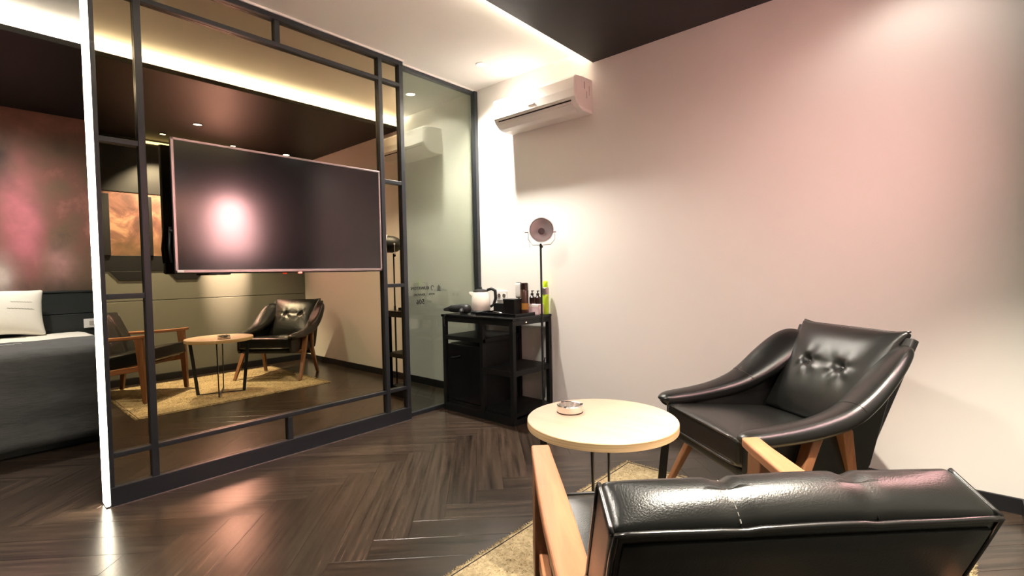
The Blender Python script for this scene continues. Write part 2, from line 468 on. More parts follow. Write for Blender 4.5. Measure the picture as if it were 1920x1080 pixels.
struct('wall_back', MB().box(XB - 0.1, XL + 0.1, YW, YW + 0.1, -0.06, 2.62), 'wall', 'cream painted wall behind the armchairs')
wr = struct('wall_right', MB().box(XL, XL + 0.1, YF - 0.1, YW, -0.06, 2.62), 'dark_wall', 'charcoal panelled wall seen in the mirror')
for (z0, z1) in ((0.066, 0.805), (0.811, 1.10)):       # wide wall panels with a joint between
    MB().box(XL - 0.012, XL, YF, YW, z0, z1).build('wall_panel', 'dark_wall', wr, bevel=0.002)
MB().box(XL - 0.012, XL, YF, YW, 1.86, ZD - 0.005).build('wall_panel', 'black_paint', wr, bevel=0.002)
struct('wall_left', MB().box(XB - 0.1, XB, YF - 0.1, YW, -0.06, 2.62), 'bed_wall', 'dark wall behind the bed')
struct('wall_front', MB().box(XB, XL, YF - 0.1, YF, -0.06, 2.62), 'bed_wall', 'dark wall behind the camera')
struct('ceiling', MB().box(XB - 0.1, XL + 0.1, YF - 0.1, YW + 0.1, ZC, ZC + 0.1), 'ceil', 'white ceiling over the mirror partition')
XC = -1.72; XCB = -3.83
struct('ceiling_lowered', MB().box(XC, XL, YF, YW, ZD, ZD + 0.018).box(XC, XC + 0.012, YF, YW, ZD + 0.018, ZD + 0.032), 'dark_ceil', 'dark lowered ceiling over the armchairs')
struct('ceiling_lowered', MB().box(XB, XCB, YF, YW, ZD, ZD + 0.018).box(XCB - 0.012, XCB, YF, YW, ZD + 0.018, ZD + 0.032), 'dark_ceil', 'dark lowered ceiling over the bed')
struct('trim_1', MB().box(XC + 0.16, XC + 0.175, YF, YW, ZD + 0.018, ZC), 'ceil', 'white back of the light cove by the armchairs')
struct('trim_2', MB().box(XCB - 0.175, XCB - 0.16, YF, YW, ZD + 0.018, ZC), 'ceil', 'white back of the light cove by the bed')
struct('baseboard_back', MB().box(-2.79, XL - 0.012, YW - 0.012, YW, 0.0, 0.064).box(XB, -2.86, YW - 0.012, YW, 0.0, 0.064), 'black_paint', 'black skirting along the cream wall', bevel=0.002)
struct('baseboard_right', MB().box(XL - 0.024, XL - 0.012, YF, YW - 0.012, 0.0, 0.064), 'black_paint', 'black skirting along the charcoal wall', bevel=0.002)

for nm, xc, lb in (('cove_light', XC + 0.055, 'warm light strip in the cove above the armchairs'), ('cove_light', XCB - 0.055, 'warm light strip in the cove above the bed')):
    o = MB().box(xc - 0.012, xc + 0.012, YF + 0.02, YW - 0.01, ZD + 0.019, ZD + 0.030).build(nm, 'cove'); tag(o, lb, 'light')

# ------------------------------------------------------------------ downlights
def downlight(x, y, z, label, target, power, col=(1.0, 0.93, 0.82), size=90, blend=0.7, r=0.036, lens='lens', group=None, rad=0.03, dark=False):
    e = empty('downlight', (x, y, z), 0, label, 'light', group)
    MB().lathe([(r + 0.006, 0.0), (r + 0.006, -0.004), (r, -0.006), (r - 0.004, 0.0)], 28, cap=False).build('trim_ring', 'tv_back' if dark else 'white_plastic', e, smooth=True)
    MB().lathe([(r - 0.003, -0.0015), (r - 0.003, 0.0)], 28).build('lens', lens, e)
    spot_light('lamp', (x, y, z - 0.012), target, power, col, size, blend, rad, e)
    return e
downlight(-2.43, 2.484, ZC, 'lit round downlight in the white ceiling above the kettle', (-2.43, 2.58, 0), 135, size=138, blend=1.0)
downlight(-2.30, -0.55, ZC, 'added unseen fill downlight in the white ceiling behind the photographer', (-2.3, -0.55, 0), 20, size=110)  # fill lamp added out of view to light the passage ceiling and floor
downlight(-0.06, 2.48, ZD, 'round downlight in the dark ceiling near the wall corner', (-0.06, 2.48, 0), 3.5, size=140, blend=0.6, dark=True)
downlight(-1.25, 0.32, ZD, 'added unseen large round fill light in the dark ceiling between the cove and the nearest armchair', (-1.15, 0.75, 0), 102, size=150, blend=1.0, dark=True, r=0.16, rad=0.16, lens='lens_small')  # added lamp, unseen, gives wide soft fill on the back wall
downlight(-0.62, 1.45, ZD, 'round downlight in the dark ceiling above the round table', (-0.62, 1.45, 0), 8, size=90, blend=0.8, dark=True, lens='lens_small')
downlight(-4.7, 0.1, ZD, 'round downlight in the dark ceiling above the bed', (-4.75, 0.12, 0), 60, size=165, blend=1.0, dark=True)
# adjustable spots that hit the art on the right wall
def art_spot(y, label, target, power, col, size):
    xs = -0.06
    e = empty('art_spotlight', (xs, y, ZD), 0, label, 'light', 'small ceiling spots facing the copper art')
    MB().lathe([(0.030, 0.0), (0.030, -0.003), (0.026, -0.004), (0.024, 0.0)], 24, cap=False).build('trim_ring', 'tv_back', e, smooth=True)
    MB().lathe([(0.024, -0.0008), (0.024, 0.0)], 24).build('lens', 'lens_small', e)
    spot_light('lamp', (xs, y, ZD - 0.008), target, power, col, size, 0.6, 0.015, e)
art_spot(1.93, 'small ceiling spot aimed at the pink part of the art', (XL, 1.93, 1.55), 1500, (1.0, 0.82, 0.82), 29)
art_spot(1.32, 'small ceiling spot aimed low at the charcoal wall', (XL, 1.36, 1.00), 230, (1.0, 0.90, 0.74), 88)

# ------------------------------------------------------------------ art wall seen in the mirror
e = empty('wall_art', (XL - 0.002, 1.75, 1.25), 0, 'pink and copper abstract art on the charcoal wall', 'art')
o = MB().box(-0.010, 0.0, -0.90, 1.03, 0.0, 0.60).build('canvas', 'copper_art', e)
o.location = (0, 0, 0)
# art colours are given in room coordinates: keep the mesh in that frame
o.data.transform(Matrix.Translation((0, 1.75, 1.25))); o.location = (0, -1.75, -1.25)
MB().box(-0.016, 0.0, -0.90, 1.03, -0.15, -0.001).build('dark_ledge', 'black_paint', e, bevel=0.002)
for yy in (-0.83, -0.50):
    MB().box(-0.030, -0.011, yy - 0.028, yy + 0.028, 0.0, 0.58).build('upright', 'black_paint', e, bevel=0.002)
for yy in (-0.66, -0.20):
    MB().prism([(yy - 0.16, -0.151), (yy + 0.16, -0.151), (yy + 0.09, -0.24), (yy - 0.09, -0.24)], 'x', -0.018, 0.0).build('bracket', 'black_paint', e, bevel=0.002)
o = MB().box(XL - 0.030, XL - 0.013, 1.22, 2.1, ZD - 0.035, ZD - 0.014).build('wall_light_strip', 'wall_led'); tag(o, 'thin yellow light strip high on the charcoal wall', 'light')

# ------------------------------------------------------------------ mirror partition
YA, YBm = 0.408, 2.060        # ends of the partition
e = empty('mirror_partition', (XF, (YA + YBm) / 2, 0), 0, 'tall black steel partition filled with bronze mirror panes', 'partition')
OX, OY = XF, (YA + YBm) / 2
def part(mb, name, mat, par=e, org=None, **kw):
    mb.v = [(p[0] - (OX if org is None else org[0]), p[1] - (OY if org is None else org[1]), p[2] - (0 if org is None else org[2])) for p in mb.v]
    return mb.build(name, mat, par, **kw)
part(MB().box(-2.862, XM - 0.004, YA + 0.004, YBm - 0.004, 0.0, ZC - 0.012), 'back_board', 'frame')
V = [(YA, YA + 0.018), (0.566, 0.594), (1.862, 1.892), (YBm - 0.032, YBm)]
Hh = [0.0, 0.088, 0.218, 0.240, 0.932, 0.956, 1.632, 1.656, 2.300, 2.324, ZC - 0.042, ZC - 0.012]
for (a, b) in V: part(MB().box(XM, XF, a, b, 0, ZC - 0.012), 'upright_bar', 'frame', bevel=0.002)
part(MB().box(XM, XF + 0.002, YA, YBm, 0, 0.088), 'base_rail', 'frame', bevel=0.002)
part(MB().box(XM, XF + 0.002, YA, YBm, ZC - 0.042, ZC - 0.012), 'top_rail', 'frame', bevel=0.002)
part(MB().box(XF, XF + 0.004, YA, YBm, 0.0, 0.003), 'floor_seal', 'bezel')
part(MB().box(XF, XF + 0.010, YA, YBm + 0.004, ZC - 0.012, ZC - 0.0005), 'ceiling_trim', 'ceil')
for z0, z1 in ((0.218, 0.240), (2.300, 2.324)):
    part(MB().box(XM, XF - 0.001, V[0][1], V[3][0], z0, z1), 'cross_bar', 'frame', bevel=0.002)
for (ya, yb) in ((V[0][1], V[1][0]), (V[2][1], V[3][0])):
    for z0, z1 in ((0.932, 0.956), (1.632, 1.656)):
        part(MB().box(XM, XF - 0.001, ya, yb, z0, z1), 'rung', 'frame', bevel=0.002)
for z0, z1 in ((0.088, 0.218), (2.324, ZC - 0.042)):
    part(MB().box(XM, XF - 0.001, 1.203, 1.231, z0, z1), 'stub_bar', 'frame', bevel=0.002)
def pane(ya, yb, z0, z1): part(MB().box(XM - 0.004, XM, ya - 0.003, yb + 0.003, z0 - 0.003, z1 + 0.003), 'mirror_pane', 'mirror')
rows = [(0.088, 0.218), (0.240, 0.932), (0.956, 1.632), (1.656, 2.300), (2.324, ZC - 0.042)]
for (ya, yb) in ((V[0][1], V[1][0]), (V[2][1], V[3][0])):
    for z0, z1 in rows: pane(ya, yb, z0, z1)
pane(V[1][1], V[2][0], 0.240, 2.300)
for ya, yb in ((V[1][1], 1.203), (1.231, V[2][0])):
    pane(ya, yb, 0.088, 0.218); pane(ya, yb, 2.324, ZC - 0.042)
part(MB().box(-2.852, -2.778, YA - 0.0155, YA - 0.0005, 0.006, ZC - 0.014), 'end_light', 'led', bevel=0.004)
part(MB().box(-2.862, -2.853, YA - 0.0155, YA + 0.004, 0.0, ZC - 0.012), 'end_trim', 'frame')
part(MB().box(-2.852, -2.778, YA - 0.015, YA - 0.001, 0.0, 0.0055), 'end_cap', 'frame')

# grey glass panel between partition and wall
e = empty('glass_panel', (-2.835, 2.43, 0), 0, 'tall grey green glass panel beside the mirror partition', 'glass panel')
OX, OY = -2.835, 2.43
GX = -2.826
part(MB().box(-2.842, -2.836, YBm + 0.001, YW - 0.018, 0.03, ZC - 0.035), 'glass_pane', 'grey_glass', e)
part(MB().box(-2.845, GX + 0.010, YBm + 0.001, YW - 0.001, ZC - 0.040, ZC - 0.012), 'top_rail', 'frame', e, bevel=0.002)
part(MB().box(-2.845, GX + 0.010, YBm + 0.001, YW - 0.001, 0.0, 0.028), 'bottom_rail', 'frame', e, bevel=0.002)
part(MB().box(-2.845, GX + 0.028, YW - 0.034, YW - 0.001, 0.0, ZC - 0.012), 'side_post', 'frame', e, bevel=0.002)
part(MB().box(-2.845, GX + 0.016, YBm + 0.001, YW - 0.001, ZC - 0.012, ZC - 0.0005), 'ceiling_trim', 'ceil', e)
for k in range(15):
    z = 0.98 + k * 0.020
    part(MB().box(GX + 0.010, GX + 0.0295, YW - 0.0375, YW - 0.033, z, z + 0.010), 'slot_hole', 'slit', e)
def glass_text(s, y_right, z, size):
    # mirrored lettering (it faces the other side of the glass): text x runs towards -y... reversed as seen from here
    mt = Matrix(((0, 0, 1, -2.8352 + 2.835), (-1, 0, 0, 0), (0, 1, 0, 0), (0, 0, 0, 1)))
    mt2 = Matrix.Translation((0, y_right - 2.43, z)) @ mt
    o = text_part('lettering', s, size, 'black_print', e, mt2, 0.0005); return o
glass_text('506', 2.248, 0.800, 0.050)
glass_text('KUWATON', 2.292, 0.905, 0.031)
glass_text('KAWUAL', 2.252, 0.860, 0.024)
glass_text('HOTEL', 2.345, 0.862, 0.018)
# small round emblem and building mark beside the name
mb = MB()
for k in range(3): mb.box(-2.8358, -2.8350, 2.375 + k * 0.010, 2.380 + k * 0.010, 0.895, 0.925 + (0.010 if k == 1 else 0))
mb.box(-2.8358, -2.8350, 2.37, 2.405, 0.890, 0.894)
part(mb, 'emblem', 'black_print', e)
mb = MB().tube([(-2.8350, 2.325 + 0.013 * math.cos(t), 0.915 + 0.016 * math.sin(t)) for t in [0.3 + i * 0.35 for i in range(14)]], 0.0022, 6)
part(mb, 'emblem', 'black_print', e)

# ------------------------------------------------------------------ television
TX = -2.692
e = empty('television', (TX, 1.236, 1.36), 0, 'large flat television with thin silver bezel hung before the mirror', 'television')
OX, OY = TX, 1.236
ty0, ty1, tz0, tz1 = 0.670, 1.800, 1.046, 1.682
org = (TX, 1.236, 1.36)
b_ = 0.011
part(MB().box(TX - 0.004, TX - 0.002, ty0 + b_, ty1 - b_, tz0 + b_ + 0.004, tz1 - b_), 'screen', 'screen', e, org)
part(MB().box(TX - 0.012, TX, ty0, ty1, tz1 - b_, tz1), 'bezel', 'bezel', e, org, bevel=0.002)
part(MB().box(TX - 0.012, TX, ty0, ty1, tz0, tz0 + b_ + 0.004), 'bezel', 'bezel', e, org, bevel=0.002)
part(MB().box(TX - 0.012, TX, ty0, ty0 + b_ + 0.002, tz0, tz1), 'bezel', 'bezel', e, org, bevel=0.002)
part(MB().box(TX - 0.012, TX, ty1 - b_, ty1, tz0, tz1), 'bezel', 'bezel', e, org, bevel=0.002)
part(MB().box(TX - 0.030, TX - 0.005, ty0 + 0.002, ty1 - 0.002, tz0 - 0.004, tz1 - 0.002), 'back_shell', 'tv_back', e, org, bevel=0.004)
part(MB().box(TX - 0.060, TX - 0.030, ty0 + 0.16, ty1 - 0.16, tz0 + 0.02, tz0 + 0.42), 'electronics_box', 'tv_back', e, org, bevel=0.008)
part(MB().box(XF, TX - 0.060, 1.06, 1.42, 1.20, 1.52), 'wall_mount', 'tv_back', e, org)
part(MB().box(TX + 0.0, TX + 0.0006, ty0 + 0.008, ty0 + 0.034, tz0 + 0.002, tz0 + 0.013), 'sticker', 'white_plastic', e, org)
part(part and MB().rbox((0.006, 0.012, 0.005), 0.004, 6, lambda p: (p.x + TX - 0.006, p.y + 1.265, p.z + tz0 - 0.006)), 'standby_light', 'red_led', e, org, smooth=True)
part(MB().rbox((0.008, 0.05, 0.006), 0.005, 6, lambda p: (p.x + TX - 0.012, p.y + 0.86, p.z + tz0 - 0.006)), 'sensor_bump', 'tv_back', e, org, smooth=True)
part(MB().tube([(TX - 0.040, ty0 - 0.004, tz0 + 0.05), (TX - 0.045, ty0 - 0.010, tz0 + 0.12), (TX - 0.05, ty0 - 0.002, tz0 + 0.22)], 0.006, 8).tube([(TX - 0.045, ty0 + 0.01, tz0 + 0.2), (TX - 0.045, ty0 - 0.008, tz0 + 0.2)], 0.008, 8), 'plug_cable', 'tv_back', e, org, smooth=True)

# ------------------------------------------------------------------ air conditioner
e = empty('air_conditioner', (-2.08, YW, 2.055), 0, 'white wall air conditioner high on the cream wall', 'air conditioner')
prof = [(0, 0.0), (-0.115, 0.0), (-0.150, 0.012), (-0.185, 0.040), (-0.200, 0.062), (-0.206, 0.12), (-0.204, 0.19), (-0.190, 0.206), (-0.12, 0.216), (0, 0.222)]
MB().prism(prof, 'x', -0.352, 0.352).build('body', 'white_plastic', e, bevel=0.003)
fp = [(-0.197, 0.068), (-0.2095, 0.12), (-0.2075, 0.186), (-0.203, 0.186), (-0.2, 0.068)]
MB().prism([(-0.200, 0.066), (-0.207, 0.070), (-0.213, 0.12), (-0.210, 0.188), (-0.195, 0.207), (-0.190, 0.2065), (-0.203, 0.186)], 'x', -0.350, 0.350).build('front_cover', 'white_plastic', e, bevel=0.002)
MB().prism([(-0.1925, 0.0480), (-0.1970, 0.0545), (-0.1945, 0.0575), (-0.190, 0.0510)], 'x', -0.315, 0.315).build('air_slot', 'slit', e)
MB().prism([(-0.120, -0.004), (-0.152, 0.008), (-0.185, 0.034), (-0.188, 0.031), (-0.154, 0.003), (-0.120, -0.009)], 'x', -0.318, 0.318).build('louvre', 'white_plastic', e, bevel=0.0015)
MB().prism([(-0.02, 0.02), (-0.165, 0.02), (-0.19, 0.06), (-0.19, 0.19), (-0.02, 0.205)], 'x', 0.3525, 0.356).build('end_cap', 'white_plastic', e, bevel=0.002)
for (y0, y1, z0, z1) in ((-0.105, -0.098, 0.14, 0.185), (-0.075, -0.071, 0.085, 0.13), (-0.045, -0.041, 0.11, 0.17)):
    MB().box(0.3562, 0.3572, y0, y1, z0, z1).build('cap_groove', 'bezel', e)
MB().box(-0.03, 0.03, -0.2142, -0.2115, 0.095, 0.105).build('display', 'bezel', e)

# ------------------------------------------------------------------ black cabinet with fridge and things on it
CX0, CX1, CY0, CY1, CZ = -2.785, -2.085, 2.370, 2.790, 0.716
e = empty('drinks_cabinet', ((CX0 + CX1) / 2, (CY0 + CY1) / 2, 0), 0, 'black open cabinet against the grey glass and cream wall', 'cabinet')
OX, OY = (CX0 + CX1) / 2, (CY0 + CY1) / 2
part(MB().box(CX0 - 0.008, CX1 + 0.006, CY0 - 0.006, CY1, CZ - 0.018, CZ), 'top', 'black_gloss', e, bevel=0.003)
pw = 0.030; XMID = -2.395
for xx in (CX0, XMID, CX1 - pw):
    for yy in (CY0, CY1 - pw):
        part(MB().box(xx, xx + pw, yy, yy + pw, 0, CZ - 0.018), 'post', 'black_cab', e, bevel=0.0015)
for yy in (CY0 + 0.001, CY1 - pw + 0.001):
    part(MB().box(CX0 + 0.002, CX1 - 0.002, yy, yy + pw - 0.002, CZ - 0.052, CZ - 0.018), 'top_rail', 'black_cab', e)
    part(MB().box(CX0 + 0.002, CX1 - 0.002, yy, yy + pw - 0.002, 0.0, 0.055), 'bottom_rail', 'black_cab', e)
for xx in (CX0 + 0.001, CX1 - pw + 0.001):
    part(MB().box(xx, xx + pw - 0.002, CY0 + pw, CY1 - pw, CZ - 0.052, CZ - 0.018), 'top_rail', 'black_cab', e)
    part(MB().box(xx, xx + pw - 0.002, CY0 + pw, CY1 - pw, 0.0, 0.040), 'bottom_rail', 'black_cab', e)
part(MB().box(CX0 + 0.002, XMID + pw, CY0 + 0.002, CY1 - 0.002, 0.530, 0.560), 'shelf', 'black_cab', e, bevel=0.0015)
part(MB().box(XMID + pw, CX1 - 0.002, CY0 + 0.002, CY1 - 0.002, 0.325, 0.362), 'shelf', 'black_cab', e, bevel=0.0015)
part(MB().box(CX0 + 0.03, CX1 - 0.002, CY0 + 0.02, CY1 - 0.002, 0.055, 0.080), 'bottom_shelf', 'black_cab', e, bevel=0.0015)
part(MB().box(XMID + 0.006, XMID + 0.020, CY0 + pw, CY1 - pw, 0.08, 0.56), 'divider', 'black_cab', e)
part(MB().rbox((0.003, 0.003, 0.003), 0.0025, 4, lambda p: (p.x + CX1 + 0.001, p.y + CY0 + 0.14, p.z + CZ - 0.036)), 'glint_dot', 'tiny_glint', e, smooth=True)  # small glowing dot standing in for a reflected glint on the cabinet side

e = empty('mini_fridge', (-2.585, 2.575, 0.08), 0, 'black mini fridge inside the left bay of the cabinet', 'fridge')
org = (-2.585, 2.575, 0.08)
part(MB().box(-2.752, -2.405, 2.415, 2.755, 0.082, 0.500), 'body', 'black_cab', e, org, bevel=0.006)
part(MB().box(-2.750, -2.407, 2.382, 2.413, 0.084, 0.498), 'door', 'black_gloss', e, org, bevel=0.006)
part(MB().tube([(-2.70, 2.376, 0.40), (-2.66, 2.372, 0.405), (-2.60, 2.372, 0.42)], 0.004, 8), 'door_handle', 'tv_back', e, org, smooth=True)

o = MB().tube([(-2.13, 2.77, 0.40), (-2.15, 2.76, 0.30), (-2.12, 2.75, 0.20), (-2.115, 2.74, 0.12), (-2.14, 2.73, 0.0805 + 0.004)], 0.004, 8).build('power_cord', 'tv_back', smooth=True)
tag(o, 'black power cord hanging in the open right bay of the cabinet', 'cord')

TZ = CZ
# kettle
e = empty('kettle', (-2.605, 2.60, TZ), math.radians(38), 'shiny pale kettle with black handle on the cabinet', 'kettle')
MB().lathe([(0.078, 0.0), (0.080, 0.012), (0.072, 0.020)], 32).build('power_base', 'tv_back', e, smooth=False)
o = MB().lathe([(0.070, 0.021), (0.074, 0.03), (0.072, 0.09), (0.064, 0.135), (0.056, 0.160)], 40).build('body', 'kettle_white', e); smooth_angle(o)
o = MB().lathe([(0.057, 0.1605), (0.052, 0.172), (0.02, 0.180), (0.012, 0.182), (0.012, 0.196), (0.004, 0.198)], 32).build('lid', 'tv_back', e); smooth_angle(o)
MB().tube([(0.050, 0, 0.172), (0.085, 0, 0.182), (0.112, 0, 0.165), (0.115, 0, 0.11), (0.098, 0, 0.06), (0.074, 0, 0.045)], [0.010, 0.012, 0.013, 0.012, 0.011, 0.009], 12).build('handle', 'tv_back', e, smooth=True)
o = MB().sweep(None, [[Vector((-0.060, -0.020, 0.125)), Vector((-0.060, 0.020, 0.125)), Vector((-0.054, 0.018, 0.160)), Vector((-0.054, -0.018, 0.160))],
                      [Vector((-0.088, -0.008, 0.150)), Vector((-0.088, 0.008, 0.150)), Vector((-0.086, 0.007, 0.162)), Vector((-0.086, -0.007, 0.162))]]).build('spout', 'kettle_white', e, bevel=0.002)
# hair dryer lying on its side, cord hanging over the front
e = empty('hair_dryer', (-2.690, 2.462, TZ), math.radians(12), 'matt black hair dryer lying at the left end of the cabinet', 'hair dryer')
rx = Matrix.Rotation(math.pi / 2, 3, 'Y')
MB().lathe([(0.020, -0.085), (0.026, -0.08), (0.030, -0.02), (0.036, 0.02), (0.037, 0.06), (0.030, 0.085), (0.012, 0.092)], 24, (0, 0, 0.037), rx).build('barrel', 'tv_back', e, smooth=True)
MB().sweep(None, [[Vector((-0.080, y, z + 0.037)) for y, z in ((-0.018, -0.02), (0.018, -0.02), (0.018, 0.02), (-0.018, 0.02))],
                  [Vector((-0.125, y, z + 0.030)) for y, z in ((-0.036, -0.008), (0.036, -0.008), (0.036, 0.008), (-0.036, 0.008))]]).build('nozzle', 'tv_back', e, bevel=0.003)
MB().tube([(0.04, -0.02, 0.032), (0.055, -0.06, 0.026), (0.075, -0.09, 0.022)], [0.018, 0.017, 0.014], 14).build('handle', 'tv_back', e, smooth=True)
MB().tube([(0.075, -0.088, 0.022), (0.04, -0.105, 0.010), (-0.02, -0.095, 0.006), (-0.055, -0.100, 0.004), (-0.068, -0.107, -0.02), (-0.066, -0.106, -0.06), (-0.060, -0.106, -0.085)], 0.004, 8).build('cord', 'tv_back', e, smooth=True)
# tray
e = empty('serving_tray', (-2.325, 2.585, TZ), 0, 'flat black serving tray across the middle of the cabinet', 'tray')
MB().box(-0.185, 0.185, -0.125, 0.125, 0.0, 0.006).build('bottom', 'black_gloss', e, bevel=0.002)
for (a, b, c, d) in ((-0.19, 0.19, -0.13, -0.124), (-0.19, 0.19, 0.124, 0.13), (-0.19, -0.184, -0.124, 0.124), (0.184, 0.19, -0.124, 0.124)):
    MB().box(a, b, c, d, 0.0, 0.020).build('rim', 'black_gloss', e, bevel=0.002)
# coffee sachet holder with white dots
e = empty('sachet_box', (-2.425, 2.640, TZ + 0.0065), math.radians(8), 'low black sachet box with white round prints on the tray', 'box')
MB().box(-0.055, 0.055, -0.03, 0.03, 0.0, 0.070).build('body', 'black_cab', e, bevel=0.002)
for xx in (0.012, 0.036):
    MB().lathe([(0.010, -0.0308), (0.010, -0.0300)], 16, (xx, 0, 0.047), Matrix.Rotation(-math.pi / 2, 3, 'X').inverted()).build('print_dot', 'thread', e)
MB().tube([(-0.05, -0.042, 0.010), (-0.01, -0.046, 0.006), (0.04, -0.060, 0.004)], 0.003, 8).build('spoon', 'silver', e, smooth=True)
# amenity box
e = empty('amenity_box', (-2.268, 2.580, TZ + 0.0065), math.radians(5), 'square matt black amenity box on the tray', 'box')
MB().box(-0.048, 0.048, -0.045, 0.045, 0.0, 0.105).build('body', 'black_cab', e, bevel=0.002)
MB().box(-0.050, 0.050, -0.047, 0.047, 0.098, 0.108).build('lid', 'black_cab', e, bevel=0.002)
# hand brush standing behind
e = empty('hair_brush', (-2.300, 2.690, TZ + 0.0065), 0, 'upright paddle brush with pale back behind the black box', 'brush')
MB().tube([(0, 0, 0.0), (0, 0, 0.05), (0, 0, 0.11)], [0.010, 0.009, 0.008], 12).build('handle', 'tv_back', e, smooth=True)
MB().rbox((0.026, 0.009, 0.058), 0.008, 8, lambda p: (p.x, p.y, p.z + 0.165)).build('paddle', 'tv_back', e, smooth=True)
MB().rbox((0.023, 0.003, 0.053), 0.003, 6, lambda p: (p.x, p.y - 0.0085, p.z + 0.165)).build('pale_pad', 'white_plastic', e, smooth=True)
# tall brown can
e = empty('spray_can', (-2.215, 2.655, TZ + 0.0065), 0, 'tall dark brown spray can on the tray', 'can')
o = MB().lathe([(0.026, 0.0), (0.027, 0.004), (0.027, 0.165), (0.024, 0.172)], 28).build('body', 'brown', e); smooth_angle(o)
o = MB().lathe([(0.0255, 0.172), (0.0255, 0.215), (0.022, 0.220)], 28).build('cap', 'amber', e); smooth_angle(o)
o = MB().lathe([(0.0273, 0.03), (0.0273, 0.075)], 28, cap=False).build('gold_label', 'gold', e, smooth=True)
# two pump bottles on a folded pinkish box
e = empty('tissue_pack', (-2.150, 2.700, TZ), 0, 'low white and pink pack under the pump bottles', 'box')
MB().box(-0.058, 0.048, -0.03, 0.03, 0.0, 0.075).build('body', 'pinkbox', e, bevel=0.004)
MB().box(-0.054, 0.044, -0.0308, -0.030, 0.055, 0.070).build('label_band', 'white_plastic', e)
for k, xx in enumerate((-2.183, -2.132)):
    e = empty('pump_bottle', (xx, 2.700, TZ + 0.0755), 0, 'small dark pump bottle on the pink pack, ' + ('left one of the pair' if k == 0 else 'right one of the pair beside the lamp'), 'bottle', 'pump bottles on the cabinet')
    o = MB().lathe([(0.020, 0.0), (0.021, 0.003), (0.021, 0.045), (0.010, 0.056), (0.009, 0.062)], 24).build('body', 'amber', e); smooth_angle(o)
    o = MB().lathe([(0.0105, 0.0625), (0.0105, 0.074), (0.004, 0.076), (0.004, 0.088)], 20).build('pump_collar', 'tv_back', e); smooth_angle(o)
    MB().box(-0.006, 0.014, -0.005, 0.005, 0.088, 0.095).build('pump_head', 'tv_back', e, bevel=0.002)
# green spray bottle at the right end
e = empty('green_bottle', (-2.112, 2.765, TZ), 0, 'tall lime green spray bottle at the right end of the cabinet', 'bottle')
o = MB().lathe([(0.021, 0.0), (0.022, 0.004), (0.022, 0.155), (0.019, 0.165)], 28).build('body', 'green', e); smooth_angle(o)
o = MB().lathe([(0.0235, 0.140), (0.0235, 0.185), (0.020, 0.190)], 28).build('collar', 'bezel', e); smooth_angle(o)
o = MB().lathe([(0.018, 0.190), (0.019, 0.225), (0.015, 0.236)], 28).build('cap', 'green_cap', e); smooth_angle(o)
# wall socket
e = empty('wall_socket', (-2.57, YW, 0.80), 0, 'white wall socket on the cream wall behind the kettle', 'socket')
MB().box(-0.055, 0.055, -0.008, 0.0, 0.0, 0.075).build('plate', 'white_plastic', e, bevel=0.003)
for xx in (-0.026, 0.026):
    MB().lathe([(0.016, 0.0), (0.016, 0.003)], 18, (xx, -0.008, 0.038), Matrix.Rotation(math.pi / 2, 3, 'X')).build('outlet', 'bezel', e)

# ------------------------------------------------------------------ floor lamp
LX, LY = -1.972, 2.538
e = empty('floor_lamp', (LX, LY, 0), 0, 'slim black floor lamp with round studio head beside the cabinet', 'lamp')
o = MB().lathe([(0.115, 0.0), (0.115, 0.010), (0.108, 0.014), (0.012, 0.018)], 40).build('base', 'tv_back', e); smooth_angle(o)
MB().lathe([(0.0078, 0.016), (0.0078, 0.72)], 16).build('pole', 'tv_back', e, smooth=False)
MB().lathe([(0.0100, 0.68), (0.0100, 0.74)], 16).build('pole_joint', 'tv_back', e)
MB().lathe([(0.0068, 0.72), (0.0068, 1.205)], 16).build('pole', 'tv_back', e, smooth=False)
hd = Vector((0.60, -0.76, 0.08)).normalized()         # where the head faces
rot = hd.to_track_quat('Z', 'Y').to_matrix()
hc = Vector((0.008, 0.0, 1.285))
head = MB().lathe([(0.022, -0.105), (0.040, -0.100), (0.045, -0.060), (0.060, -0.045), (0.074, 0.0), (0.076, 0.055), (0.0735, 0.055), (0.0730, 0.050)], 40, hc, rot, cap=False)
o = head.build('housing', 'tv_back', e); smooth_angle(o, 0.5)
o = MB().lathe([(0.0725, 0.0545), (0.068, 0.02), (0.052, -0.012), (0.030, -0.030), (0.004, -0.036)], 40, hc, rot, cap=False).build('reflector', 'steel_grey', e); smooth_angle(o)
o = MB().lathe([(0.010, -0.034), (0.012, -0.02), (0.022, 0.0), (0.020, 0.014), (0.008, 0.022)], 24, hc + rot @ Vector((0, 0, 0.002)), rot).build('bulb', 'bulb', e); smooth_angle(o)
o = MB().lathe([(0.0765, 0.050), (0.080, 0.053), (0.080, 0.060), (0.0745, 0.060)], 40, hc, rot, cap=False).build('front_ring', 'steel_grey', e); smooth_angle(o)
sx = rot @ Vector((1, 0, 0)); sx = Vector((sx.x, sx.y, 0)).normalized() if abs(sx.z) < 0.9 else Vector((0.78, 0.62, 0))
sx = Vector((-hd.y, hd.x, 0)).normalized()
pts = [hc + sx * 0.088, hc + sx * 0.088 - Vector((0, 0, 0.05)), hc + sx * 0.06 - Vector((0, 0, 0.085)), hc - Vector((0, 0, 0.088)),
       hc - sx * 0.06 - Vector((0, 0, 0.085)), hc - sx * 0.088 - Vector((0, 0, 0.05)), hc - sx * 0.088]
pts = [p - hd * 0.02 for p in pts]
MB().tube(pts, 0.0022, 8).build('yoke', 'steel_grey', e, smooth=True)
for s_ in (-1, 1):
    q = hc + sx * (0.093 * s_) - hd * 0.02
    MB().tube([q - sx * 0.018, q + sx * 0.004], 0.007, 12).build('knob', 'steel_grey', e, smooth=False)
